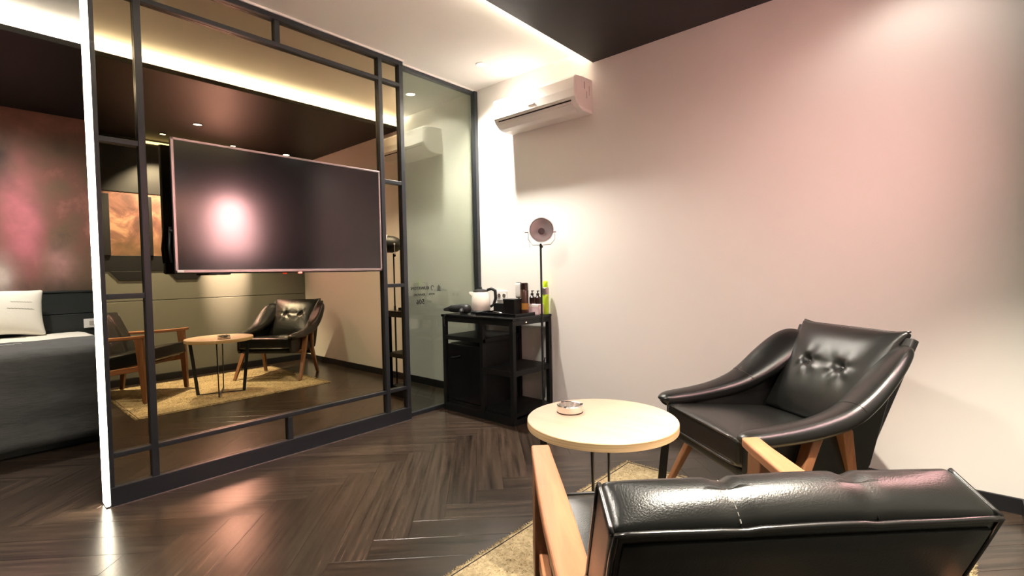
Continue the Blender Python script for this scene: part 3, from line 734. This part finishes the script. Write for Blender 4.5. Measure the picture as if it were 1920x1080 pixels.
MB().tube([hc - Vector((0, 0, 0.10)) - hd * 0.02, Vector((0, 0, 1.19))], 0.010, 10).build('neck', 'tv_back', e)
MB().tube([hc - sx * 0.078 + hd * 0.05, hc - sx * 0.078 + hd * 0.045 - Vector((0, 0, 0.11))], 0.0012, 6).build('wire_guard', 'steel_grey', e, smooth=True)
MB().tube([hc + sx * 0.06 + hd * 0.05 - Vector((0, 0, 0.05)), hc + sx * 0.06 + hd * 0.05 - Vector((0, 0, 0.085)), hc + sx * 0.015 + hd * 0.05 - Vector((0, 0, 0.09))], 0.0012, 6).build('wire_guard', 'steel_grey', e, smooth=True)

# ------------------------------------------------------------------ rug
RX0, RX1, RY0, RY1 = -1.235, 0.10, 0.800, 2.300
e = empty('rug', ((RX0 + RX1) / 2, (RY0 + RY1) / 2, 0), 0, 'beige short pile rug under the table and armchairs', 'rug')
cx, cy = (RX0 + RX1) / 2, (RY0 + RY1) / 2
n1, n2 = 96, 108
mb = MB(); vs = []; fs = []
for i in range(n1 + 1):
    for j in range(n2 + 1):
        x = RX0 + (RX1 - RX0) * i / n1 - cx; y = RY0 + (RY1 - RY0) * j / n2 - cy
        edge = min(i, n1 - i, j, n2 - j)
        z = 0.0072 + random.uniform(-0.001, 0.001) if edge > 0 else 0.003
        if edge == 0: x += random.uniform(-0.003, 0.003); y += random.uniform(-0.003, 0.003)
        vs.append((x, y, z))
for i in range(n1):
    for j in range(n2):
        a = i * (n2 + 1) + j; fs.append((a, a + n2 + 1, a + n2 + 2, a + 1))
nb = len(vs)
ring = [i * (n2 + 1) for i in range(n1 + 1)] + [n1 * (n2 + 1) + j for j in range(1, n2 + 1)] + [i * (n2 + 1) + n2 for i in range(n1 - 1, -1, -1)] + [j for j in range(n2 - 1, 0, -1)]
for k in ring: vs.append((vs[k][0], vs[k][1], 0.0008))
for k in range(len(ring)):
    k2 = (k + 1) % len(ring); fs.append((ring[k], ring[k2], nb + k2, nb + k))
mb.add(vs, fs).build('backing', 'rug', e, smooth=True)
mb = MB(); vs = []; fs = []
def tuft(x, y, z, h, lean):
    a = random.uniform(0, 6.28); wv = 0.0022
    dx, dy = math.cos(a) * wv, math.sin(a) * wv
    o = len(vs)
    vs.extend([(x - dx, y - dy, z), (x + dx, y + dy, z), (x + lean[0], y + lean[1], z + h)]); fs.append((o, o + 1, o + 2))
for k in range(26000):
    x = random.uniform(RX0 + 0.004, RX1 - 0.004) - cx; y = random.uniform(RY0 + 0.004, RY1 - 0.004) - cy
    tuft(x, y, 0.0062, random.uniform(0.002, 0.0055), (random.uniform(-0.004, 0.004), random.uniform(-0.004, 0.004)))
for k in range(7000):
    s_ = random.randrange(4); t = random.random()
    if s_ < 2: x = (RX0 if s_ == 0 else RX1) - cx; y = RY0 + (RY1 - RY0) * t - cy; out = (-1 if s_ == 0 else 1, 0)
    else: y = (RY0 if s_ == 2 else RY1) - cy; x = RX0 + (RX1 - RX0) * t - cx; out = (0, -1 if s_ == 2 else 1)
    q = random.uniform(-0.012, 0.003); x += out[0] * q; y += out[1] * q
    tuft(x, y, random.uniform(0.001, 0.006), random.uniform(0.002, 0.006), (out[0] * random.uniform(0.0, 0.009) + random.uniform(-0.003, 0.003), out[1] * random.uniform(0.0, 0.009) + random.uniform(-0.003, 0.003)))
o = mb.add(vs, fs).build('pile', 'rug', e); o['kind'] = 'stuff'
# stitched border line
bz = 0.0075
pts = [(RX0 + 0.018 - cx, RY0 + 0.018 - cy, bz), (RX1 - 0.018 - cx, RY0 + 0.018 - cy, bz), (RX1 - 0.018 - cx, RY1 - 0.018 - cy, bz), (RX0 + 0.018 - cx, RY1 - 0.018 - cy, bz)]
mb = MB()
for k in range(4):
    a, b = Vector(pts[k]), Vector(pts[(k + 1) % 4]); mb.tube([a, b], 0.0022, 6)
mb.build('border_stitch', 'slit', e)

# ------------------------------------------------------------------ round table
RZ = 0.0125
e = empty('side_table', (-0.888, 1.474, RZ), 0, 'small round table with pale wood top and black steel legs', 'table')
TT = 0.500 - RZ
o = MB().lathe([(0.2535, 0.0), (0.262, 0.0)], 72, (0, 0, TT - 0.026), cap=False).build('under_lip', 'oak_edge', e)
bpy.data.objects.remove(o)
o = MB().lathe([(0.258, TT - 0.027), (0.261, TT - 0.025), (0.261, TT - 0.002), (0.2595, TT - 0.0004)], 80).build('edge_band', 'oak_edge', e); smooth_angle(o, 0.5)
o = MB().lathe([(0.2592, TT - 0.0005), (0.2592, TT)], 80).build('table_top', 'oak_top', e)
bd = Vector((-0.15, 0.348, 0)).normalized(); bd2 = Vector((0.326, 0.145, 0)).normalized()
bd2 = Vector((bd.y, -bd.x, 0))
for k, d in enumerate((bd, bd2)):
    side = Vector((-d.y, d.x, 0)); hw = 0.006; tk = 0.007; rt, rb = 0.232, 0.186; zt = TT - 0.027; zl = 0.0 + (0.0002 if k else 0.0)
    for s_ in (-1, 1):
        secs = []
        for (r, z) in ((rb, 0.0005), (rt, zt)):
            c = d * (s_ * r) + Vector((0, 0, z)); dd = d * (s_ * tk)
            secs.append([c - side * tk * 0.5, c + side * tk * 0.5, c + side * tk * 0.5 - d * (s_ * 0.026), c - side * tk * 0.5 - d * (s_ * 0.026)])
        MB().sweep(None, secs).build('leg', 'frame', e, bevel=0.001)
    c0 = -d * rb; c1 = d * rb
    zz = (0.0005, 0.0075) if k == 0 else (0.0078, 0.0145)
    secs = [[c + side * hw * a + Vector((0, 0, zq)) for a, zq in ((-1, zz[0]), (1, zz[0]), (1, zz[1]), (-1, zz[1]))] for c in (c0, c1)]
    MB().sweep(None, secs).build('foot_bar', 'frame', e, bevel=0.001)
    secs = [[c + side * hw * a + Vector((0, 0, zq)) for a, zq in ((-1, zt - 0.007), (1, zt - 0.007), (1, zt - 0.0002), (-1, zt - 0.0002))] for c in (-d * rt, d * rt)]
    MB().sweep(None, secs).build('top_bar', 'frame', e, bevel=0.001)

e = empty('ashtray', (-1.018, 1.468, 0.5003), math.radians(20), 'round chrome ashtray on the pale table top', 'ashtray')
o = MB().lathe([(0.044, 0.0), (0.047, 0.003), (0.047, 0.026), (0.044, 0.029), (0.040, 0.027), (0.038, 0.006), (0.030, 0.004)], 48).build('bowl', 'silver', e); smooth_angle(o, 0.7)
for a in (0.4, 2.5, 4.6):
    MB().prism([(0.0, 0), (0.012, 0), (0.012, 0.0018), (0, 0.0018)], 'z', 0, 0.005)
    q = Vector((math.cos(a) * 0.0435, math.sin(a) * 0.0435, 0.0285))
    MB().box(q.x - 0.005, q.x + 0.005, q.y - 0.005, q.y + 0.005, 0.0272, 0.0302).build('rest_notch', 'black_print', e, bevel=0.0008)
MB().lathe([(0.0475, 0.0), (0.0482, 0.0)], 40).v
o = MB().lathe([(0.0468, 0.0002), (0.0482, 0.0012), (0.0475, 0.004)], 48, cap=False).build('rubber_rim', 'black_print', e, smooth=True)

# ------------------------------------------------------------------ back armchair: black leather tub chair on wooden legs
TH = math.atan2(0.615, -0.788)
e = empty('tub_armchair', (-0.497, 2.18, 0), TH, 'black leather tub armchair with two buttons, facing the round table', 'armchair')
# seat cushion
def seat_def(p):
    x, y, z = p
    f = 1 - (x / 0.245) ** 2; g = 1 - (y / 0.26) ** 2
    if z > 0: z += 0.022 * max(0, f) * max(0, g)
    tilt = 0.022 * (y / 0.26)
    return (x * (1.0 + 0.03 * (y / 0.26)), y + 0.085, z + 0.352 + tilt)
MB().rbox((0.245, 0.26, 0.052), 0.018, 16, seat_def).build('seat_cushion', 'leather', e, smooth=True)
def seat_pt(x, y, z): return seat_def(Vector((x, y, z)))
for zz in (0.047, -0.047):
    ring = []
    for (a, b) in ((-1, -1), (1, -1), (1, 1), (-1, 1)):
        ring.append((a, b))
    pts = []
    for k in range(4):
        (a0, b0), (a1, b1) = ring[k], ring[(k + 1) % 4]
        for t in [i / 12 for i in range(12)]:
            a = a0 + (a1 - a0) * t; b = b0 + (b1 - b0) * t
            s_ = max(abs(a), abs(b)); ll = (abs(a) ** 10 + abs(b) ** 10) ** 0.1
            pts.append(Vector(seat_pt(a / ll * 0.244, b / ll * 0.259, zz if zz < 0 else 0.040)) + Vector((0, 0, 0.005 if zz > 0 else 0)))
    MB().tube(pts, 0.0045, 6, closed=True).build('seat_piping', 'pipe', e, smooth=True)
# base frame below the cushion
MB().rbox((0.235, 0.245, 0.022), 0.012, 8, lambda p: (p.x, p.y + 0.075, p.z + 0.275 + 0.02 * p.y / 0.26)).build('seat_base', 'leather_flat', e, smooth=True)
# back cushion
UPB = Vector((0, -math.sin(math.radians(30)), math.cos(math.radians(30)))); NB = Vector((0, math.cos(math.radians(30)), math.sin(math.radians(30))))
BT = [(0.087, 0.025), (-0.087, 0.025)]
def back_def(p):
    x, t, h = p                       # t: thickness (front +), h: along the back
    hn = h / 0.215
    wx = 1.0 + 0.02 * hn - 0.05 * (1 - hn * hn)
    x2 = x * wx
    corner = max(0.0, abs(x / 0.2375) - 0.80) / 0.2 * max(0.0, hn - 0.80) / 0.2
    fx = max(0, 1 - (x / 0.2375) ** 4); fh = max(0, 1 - hn ** 4)
    if t > 0:
        t2 = t + 0.030 * fx * fh
        for (bx, bh) in BT:
            d = math.hypot(x - bx, (h - bh))
            t2 -= 0.020 * math.exp(-(d / 0.018) ** 2)
            ang = math.atan2(h - bh, x - bx)
            t2 += (0.0032 if h < bh else 0.0016) * math.cos(5 * ang + 0.6) * math.exp(-((d - 0.040) / 0.035) ** 2)
        t2 -= 0.003 * math.exp(-((h - 0.025) / 0.012) ** 2) * (1 if abs(x) < 0.09 else math.exp(-((abs(x) - 0.09) / 0.03) ** 2))
    else: t2 = t
    x2 += math.copysign(0.012, x) * corner; h2 = h + 0.012 * corner
    t2 *= 1 - 0.35 * corner
    c = Vector((0, -0.13, 0.40)) + UPB * (0.212 + h2) + NB * (t2 - 0.022)
    return (x2, c.y, c.z)
MB().rbox((0.2375, 0.022, 0.215), 0.014, 44, back_def).build('back_cushion', 'leather', e, smooth=True)
for (bx, bh) in BT:
    c = Vector(back_def(Vector((bx, 0.022, bh)))) + NB * 0.001
    rot = NB.to_track_quat('Z', 'Y').to_matrix()
    o = MB().lathe([(0.0095, -0.003), (0.0095, 0.001), (0.007, 0.0045), (0.002, 0.006)], 16, c, rot).build('button', 'pipe', e, smooth=True)
pts = [Vector(back_def(Vector((x, 0.004, 0.213)))) + UPB * 0.003 for x in [-0.235 + 0.47 * i / 24 for i in range(25)]]
MB().tube(pts, 0.0045, 6).build('back_piping', 'pipe', e, smooth=True)
# arms
def arm(sx):
    keys = [(0.352, 0.436, 0.280, 0.020, 0.016, 0), (0.345, 0.440, 0.281, 0.036, 0.024, 0), (0.31, 0.445, 0.283, 0.046, 0.030, 2), (0.20, 0.452, 0.286, 0.050, 0.033, 4), (0.08, 0.467, 0.290, 0.053, 0.036, 8),
            (-0.03, 0.497, 0.290, 0.064, 0.038, 12), (-0.11, 0.540, 0.284, 0.076, 0.037, 17), (-0.18, 0.592, 0.276, 0.084, 0.035, 21), (-0.25, 0.648, 0.266, 0.084, 0.032, 24), (-0.298, 0.688, 0.258, 0.074, 0.027, 25), (-0.328, 0.710, 0.250, 0.056, 0.020, 25), (-0.342, 0.720, 0.244, 0.030, 0.012, 25)]
    # resample smoothly
    K = []
    for i in range(len(keys) - 1):
        p0 = keys[max(i - 1, 0)]; p1 = keys[i]; p2 = keys[i + 1]; p3 = keys[min(i + 2, len(keys) - 1)]
        for t in (0, 0.25, 0.5, 0.75):
            K.append([0.5 * (2 * b + (c - a) * t + (2 * a - 5 * b + 4 * c - d) * t * t + (3 * b - a - 3 * c + d) * t ** 3) for a, b, c, d in zip(p0, p1, p2, p3)])
    K.append(list(keys[-1]))
    secs = []; n = 24
    for i, (y, z, x, hw, ht, roll) in enumerate(K):
        a = K[max(i - 1, 0)]; b = K[min(i + 1, len(K) - 1)]
        d = Vector((0, b[0] - a[0], b[1] - a[1])).normalized()
        nrm = Vector((0, -d.z, d.y));
        if nrm.z < 0: nrm = -nrm
        sd = Vector((1, 0, 0)); rr = math.radians(roll)
        s2 = sd * math.cos(rr) + nrm * math.sin(rr)          # outer side lifted
        n2 = nrm * math.cos(rr) - sd * math.sin(rr)
        ring = []
        for k in range(n):
            t = 2 * math.pi * k / n; cx_, sy_ = math.cos(t), math.sin(t)
            ex = math.copysign(abs(cx_) ** 0.8, cx_) * hw; ey = math.copysign(abs(sy_) ** 0.8, sy_) * ht
            p = Vector((x, y, z - 0.010)) + s2 * ex + n2 * ey
            ring.append(Vector((p.x * sx, p.y, p.z)))
        secs.append(ring)
    ob = MB().sweep(None, secs).build('arm', 'leather', e, smooth=True)
    # seam across the pad
    r = secs[22]; MB().tube([q for q in r[0:13]], 0.0018, 5).build('seam', 'pipe', ob, smooth=True)
    # inner panel between pad and seat
    top = [(y, z - 0.008) for (y, z, x, hw, ht, roll) in K if -0.33 < y < 0.335]
    poly = [(0.335, 0.31)] + [q for q in top if q[0] > -0.30] + [(-0.17, 0.30), (-0.15, 0.27), (0.325, 0.28)]
    x0, x1 = (0.248, 0.272) if sx > 0 else (-0.272, -0.248)
    MB().prism(poly, 'x', x0, x1).build('arm_panel', 'leather', e, bevel=0.004)
arm(1); arm(-1)
# flat shell of the back
bt = Vector((0, -0.380, 0.738)); bb = Vector((0, -0.145, 0.20))
dirn = (bt - bb).normalized(); nn = Vector((0, -dirn.z, dirn.y))
if nn.y > 0: nn = -nn
secs = [[Vector((a * hw, c.y + nn.y * q, c.z + nn.z * q)) for a, q in ((-1, -0.030), (1, -0.030), (1, 0.0), (-1, 0.0))] for c, hw in ((bb, 0.240), (bt, 0.274))]
MB().sweep(None, secs).build('back_shell', 'leather_flat', e, bevel=0.006)
for sx in (-1, 1):
    for (yb, yt, xb) in ((0.300, 0.075, 0.330), (-0.165, -0.035, 0.285)):
        secs = []
        for (y, z, x, a, b) in ((yb, 0.0125 if (yb > 0 or sx < 0) else 0.0, xb, 0.013, 0.013), (yb + (yt - yb) * 0.6, 0.27, xb - 0.022, 0.020, 0.018), (yt, 0.448, 0.288, 0.024, 0.020)):
            secs.append([Vector((sx * (x + q * a), y + r_ * b, z)) for q, r_ in ((-1, -1), (1, -1), (1, 1), (-1, 1))])
        MB().sweep(None, secs).build('leg', 'leg_wood', e, bevel=0.004)
    MB().box(min(sx * 0.236, sx * 0.30), max(sx * 0.236, sx * 0.30), 0.16, 0.19, 0.262, 0.288).build('leg_block', 'leg_wood', e, bevel=0.003)

# ------------------------------------------------------------------ front armchair: wooden arms, black leather cushions
e = empty('wood_arm_chair', (-0.370, 0.960, 0), math.radians(44.2), 'low armchair with orange wooden arms and black leather back, in the foreground', 'armchair')
RECL = math.radians(25)
UPF = Vector((0, -math.sin(RECL), math.cos(RECL))); NF = Vector((0, math.cos(RECL), math.sin(RECL)))
BC = Vector((0, -0.236, 0.520))
def fback(p):
    x, t, h = p
    hn = h / 0.21; xn = x / 0.257
    fx = max(0, 1 - xn ** 4)
    t2 = t; h2 = h
    if t > 0: t2 += 0.026 * fx * max(0, 1 - hn ** 4)
    if h > 0.12:
        k = (h - 0.12) / 0.09
        h2 += 0.016 * fx * k * max(0.0, 1 - (t / 0.047) ** 2)
        h2 -= 0.006 * k * (1 if t < 0 else 0.6) * 0
    for gx in (-0.090, 0.090):
        g = math.exp(-((x - gx) / 0.010) ** 2)
        if t > 0.01: t2 -= 0.008 * g
        if h > 0.15: h2 -= 0.0035 * g
    # slight wrinkle sag
    h2 += 0.0016 * math.sin(x * 23 + 1.0) * max(0, hn)
    c = BC + UPF * h2 + NF * t2
    return (x, c.y, c.z)
bk = MB().rbox((0.257, 0.044, 0.21), 0.014, 46, fback).build('backrest', 'leather', e, smooth=True)
def fpt(x, t, h): return Vector(fback(Vector((x, t, h))))
path = [fpt(-0.253, -0.043, -0.19 + 0.39 * i / 10) for i in range(10)] + [fpt(-0.251 + 0.502 * i / 30, -0.0435, 0.2045) + UPF * 0.003 for i in range(31)] + [fpt(0.253, -0.043, 0.20 - 0.39 * i / 10) for i in range(1, 11)]
MB().tube(path, 0.0042, 6).build('piping', 'pipe', bk, smooth=True)
for s_ in (-1, 1):
    pth = [fpt(s_ * 0.2555, 0.038 - 0.078 * i / 8, 0.203) + UPF * 0.003 for i in range(9)] 
    MB().tube(pth, 0.0036, 6).build('piping', 'pipe', bk, smooth=True)
    MB().tube([fpt(s_ * 0.256, 0.040, 0.20 - 0.38 * i / 8) for i in range(9)], 0.0034, 6).build('piping', 'pipe', bk, smooth=True)
for gx in (-0.090, 0.090):
    pth = [fpt(gx, 0.040 - 0.080 * i / 10, 0.209) + UPF * 0.0006 for i in range(11)]
    MB().tube(pth, 0.0013, 5).build('seam', 'pipe', bk, smooth=True)
    if gx < 0:
        for i in range(0, 10):
            a = pth[i] + Vector((0.0, 0, 0)); b = pth[i] + (pth[i + 1] - pth[i]) * 0.55
            MB().tube([a + UPF * 0.0014, b + UPF * 0.0014], 0.0009, 4).build('stitch', 'print_grey', bk)
def flatback(p):
    c = BC + UPF * (p.z - 0.004) + NF * (p.y - 0.0455); return (p.x, c.y, c.z)
MB().rbox((0.243, 0.004, 0.197), 0.0035, 8, flatback).build('rear_panel', 'leather_flat', e, smooth=True)
# seat
ST = math.radians(11)
def fseat(p):
    x, y, z = p
    f = max(0, 1 - (x / 0.25) ** 4); g = max(0, 1 - (y / 0.255) ** 4)
    if z > 0: z += 0.020 * f * g
    c = Vector((0, 0.055, 0.345)) + Vector((0, math.cos(ST), math.sin(ST))) * y + Vector((0, -math.sin(ST), math.cos(ST))) * z
    return (x, c.y, c.z)
st = MB().rbox((0.248, 0.250, 0.050), 0.020, 18, fseat).build('seat_cushion', 'leather', e, smooth=True)
for gy in (0.246,):
    MB().tube([Vector(fseat(Vector((-0.240 + 0.48 * i / 16, gy, 0.043)))) + Vector((0, 0.003, 0.003)) for i in range(17)], 0.004, 6).build('piping', 'pipe', st, smooth=True)
# wooden sides
for sx in (-1, 1):
    X0 = 0.282
    # arm: plank with a gentle rise to the front and a wider middle
    keys = [(0.300, 0.570, 0.024), (0.24, 0.562, 0.026), (0.10, 0.552, 0.030), (-0.05, 0.545, 0.032), (-0.20, 0.540, 0.030), (-0.33, 0.538, 0.022)]
    secs = []
    for (y, z, hw) in keys:
        xo = X0 + (0.004 if sx > 0 else -0.006)
        secs.append([Vector((sx * (xo - hw), y, z - 0.026)), Vector((sx * (xo + hw), y, z - 0.026)), Vector((sx * (xo + hw), y, z)), Vector((sx * (xo - hw), y, z))])
    o = MB().sweep(None, secs).build('arm', 'teak', e, bevel=0.006, seg=3)
    # front leg
    secs = []
    for (y, z, a, b) in ((0.272, 0.0125, 0.014, 0.015), (0.262, 0.26, 0.019, 0.023), (0.243, 0.540, 0.018, 0.030)):
        secs.append([Vector((sx * X0 + q * a, y + r_ * b, z)) for q, r_ in ((-1, -1), (1, -1), (1, 1), (-1, 1))])
    MB().sweep(None, secs).build('leg', 'leg_wood', e, bevel=0.004)
    secs = []
    zb = 0.0125 if sx > 0 else 0.0
    for (y, z, a, b) in ((-0.285, zb, 0.014, 0.014), (-0.255, 0.26, 0.019, 0.021), (-0.245, 0.514, 0.017, 0.024)):
        secs.append([Vector((sx * (X0 - 0.012) + q * a, y + r_ * b, z)) for q, r_ in ((-1, -1), (1, -1), (1, 1), (-1, 1))])
    MB().sweep(None, secs).build('leg', 'leg_wood', e, bevel=0.004)
    secs = [[Vector((sx * (X0 - 0.004) + q * 0.012, y, z + r_ * 0.022)) for q, r_ in ((-1, -1), (1, -1), (1, 1), (-1, 1))] for (y, z) in ((0.262, 0.300), (-0.25, 0.225))]
    MB().sweep(None, secs).build('side_rail', 'teak', e, bevel=0.004)
for (y, z) in ((0.19, 0.300), (-0.16, 0.232)):
    MB().box(-X0 + 0.008, X0 - 0.008, y - 0.012, y + 0.012, z - 0.016, z + 0.006).build('cross_rail', 'leg_wood', e, bevel=0.003)

# ------------------------------------------------------------------ bed corner
e = empty('bed', (-4.68, -0.15, 0), 0, 'bed with white duvet and charcoal blanket behind the lit partition edge', 'bed')
BX0, BX1, BY0, BY1 = -0.70, 0.73, -0.90, 0.87
MB().box(BX0, BX1 - 0.06, BY0 + 0.06, BY1 - 0.06, 0.0, 0.20).build('base', 'headboard', e, bevel=0.006)
MB().rbox((0.705, 0.87, 0.185), 0.07, 14, lambda p: (p.x + 0.01, p.y - 0.015, p.z + 0.385)).build('mattress', 'white_cloth', e, smooth=True)
def sheet(x_from, x_to, ztop, zlow, yover, name, mat, drop_front, thick, nz):
    # follows the bed: along x, then down over the foot; sides roll over
    path = []
    nseg = 22
    if drop_front:
        for i in range(nseg + 1): path.append((x_from + (x_to - 0.07 - x_from) * i / nseg, ztop, 0))
        for i in range(1, 9):
            a = math.pi / 2 * i / 8; path.append((x_to - 0.07 + 0.07 * math.sin(a), ztop - 0.07 + 0.07 * math.cos(a), a))
        for i in range(1, 13): path.append((x_to + 0.012 * math.sin(i * 1.3) * 0.4, ztop - 0.07 - (ztop - 0.07 - zlow) * i / 12, math.pi / 2))
    else:
        for i in range(nseg + 1): path.append((x_from + (x_to - x_from) * i / nseg, ztop, 0))
    vs = []; fs = []; ny = 64
    for (x, z, a) in path:
        for j in range(ny + 1):
            t = -1 + 2 * j / ny; y = t * (0.90 + yover)
            drop = 0.0; lim = 0.80
            yy = y
            if abs(y) > lim:
                q = (abs(y) - lim); rr = 0.09
                ang = min(q / rr, math.pi / 2); yy = math.copysign(lim + rr * math.sin(ang), y)
                drop = rr * (1 - math.cos(ang)) + max(0, q - rr * math.pi / 2)
            wob = nz * (math.sin(y * 9 + x * 5) * 0.5 + math.sin(y * 23 - x * 13) * 0.3 + random.uniform(-0.3, 0.3))
            zz = z - drop if a < 1.2 else min(z, ztop - drop)
            px = x + (wob if a > 0.8 else 0)
            vs.append((px, yy - 0.015, max(zlow, zz + (wob if a <= 0.8 else 0))))
    for i in range(len(path) - 1):
        for j in range(ny):
            a = i * (ny + 1) + j; fs.append((a, a + 1, a + ny + 2, a + ny + 1))
    ob = MB().add(vs, fs).build(name, mat, e, smooth=True)
    md = ob.modifiers.new('solid', 'SOLIDIFY'); md.thickness = thick; md.offset = 1
    return ob
sheet(-0.68, 0.14, 0.575, 0.30, 0.16, 'duvet', 'white_cloth', False, 0.020, 0.006)
bl = sheet(0.02, 0.73, 0.606, 0.055, 0.20, 'blanket', 'blanket', True, 0.008, 0.004)
# embroidered white script on the blanket
mb = MB(); pts = []
for i in range(60):
    t = i / 59; pts.append((0.22 + 0.03 * t, 0.12 + 0.28 * t, 0.6195))
    pts[-1] = (pts[-1][0] + 0.012 * math.sin(t * 40), pts[-1][1] + 0.006 * math.cos(t * 53), pts[-1][2])
mb.tube(pts, 0.0022, 5).build('embroidery', 'thread', bl, smooth=True)
# pillow
e = empty('pillow', (-5.25, 0.10, 0.602), 0, 'white pillow with faint printed lines leaning on the headboard', 'pillow')
PT = math.radians(14)
def pil(p):
    x, t, h = p
    xn = x / 0.33; hn = h / 0.18
    f = (1 - abs(xn) ** 2.5) * (1 - abs(hn) ** 2.5); f = max(0, f)
    t2 = t * (0.10 + 0.90 * f ** 0.5)
    x2 = x * (1 - 0.05 * (1 - hn * hn)) ; h2 = h * (1 - 0.10 * (1 - xn * xn))
    h2 += 0.006 * math.sin(x * 15)
    y_, z_ = t2, h2 + 0.185
    return (-(y_) * -1 * math.cos(PT) - z_ * math.sin(PT) + 0.03, x2, z_ * math.cos(PT) + 0.0 + y_ * math.sin(PT))
o = MB().rbox((0.33, 0.085, 0.18), 0.02, 22, pil).build('cover', 'white_cloth', e, smooth=True)
for (h, x0, x1) in ((0.075, 0.15, 0.27), (0.020, 0.13, 0.28)):
    pts = [Vector(pil(Vector((x0 + (x1 - x0) * i / 24, 0.085, h + 0.003 * math.sin(i * 2.1))))) + Vector((0.0012, 0, 0)) for i in range(25)]
    MB().tube(pts, 0.0016, 5).build('printed_line', 'print_grey', e)
e = empty('headboard', (-5.44, 0.1, 0), 0, 'dark panelled headboard below the mural', 'headboard')
for (z0, z1) in ((0.0, 0.742), (0.747, 0.922)):
    MB().box(-0.055, 0.048, -1.4, 1.6, z0, z1).build('panel', 'headboard', e, bevel=0.004)
MB().box(-0.055, 0.054, -1.4, 1.6, 0.9225, 0.934).build('cap_rail', 'headboard', e, bevel=0.002)
e = empty('bed_socket', (-5.39, 0.728, 0.62), 0, 'small white socket plate on the headboard near the partition', 'socket')
MB().box(-0.0015, 0.008, -0.055, 0.055, 0.0, 0.075).build('plate', 'white_plastic', e, bevel=0.002)
MB().box(0.008, 0.010, -0.02, 0.02, 0.02, 0.055).build('switch', 'print_grey', e, bevel=0.001)
o = MB().box(XB + 0.001, XB + 0.012, -1.3, 1.7, 0.936, ZD - 0.002).build('wall_mural', 'mural'); tag(o, 'large dark red abstract mural above the headboard', 'art')
print('planks', planks)
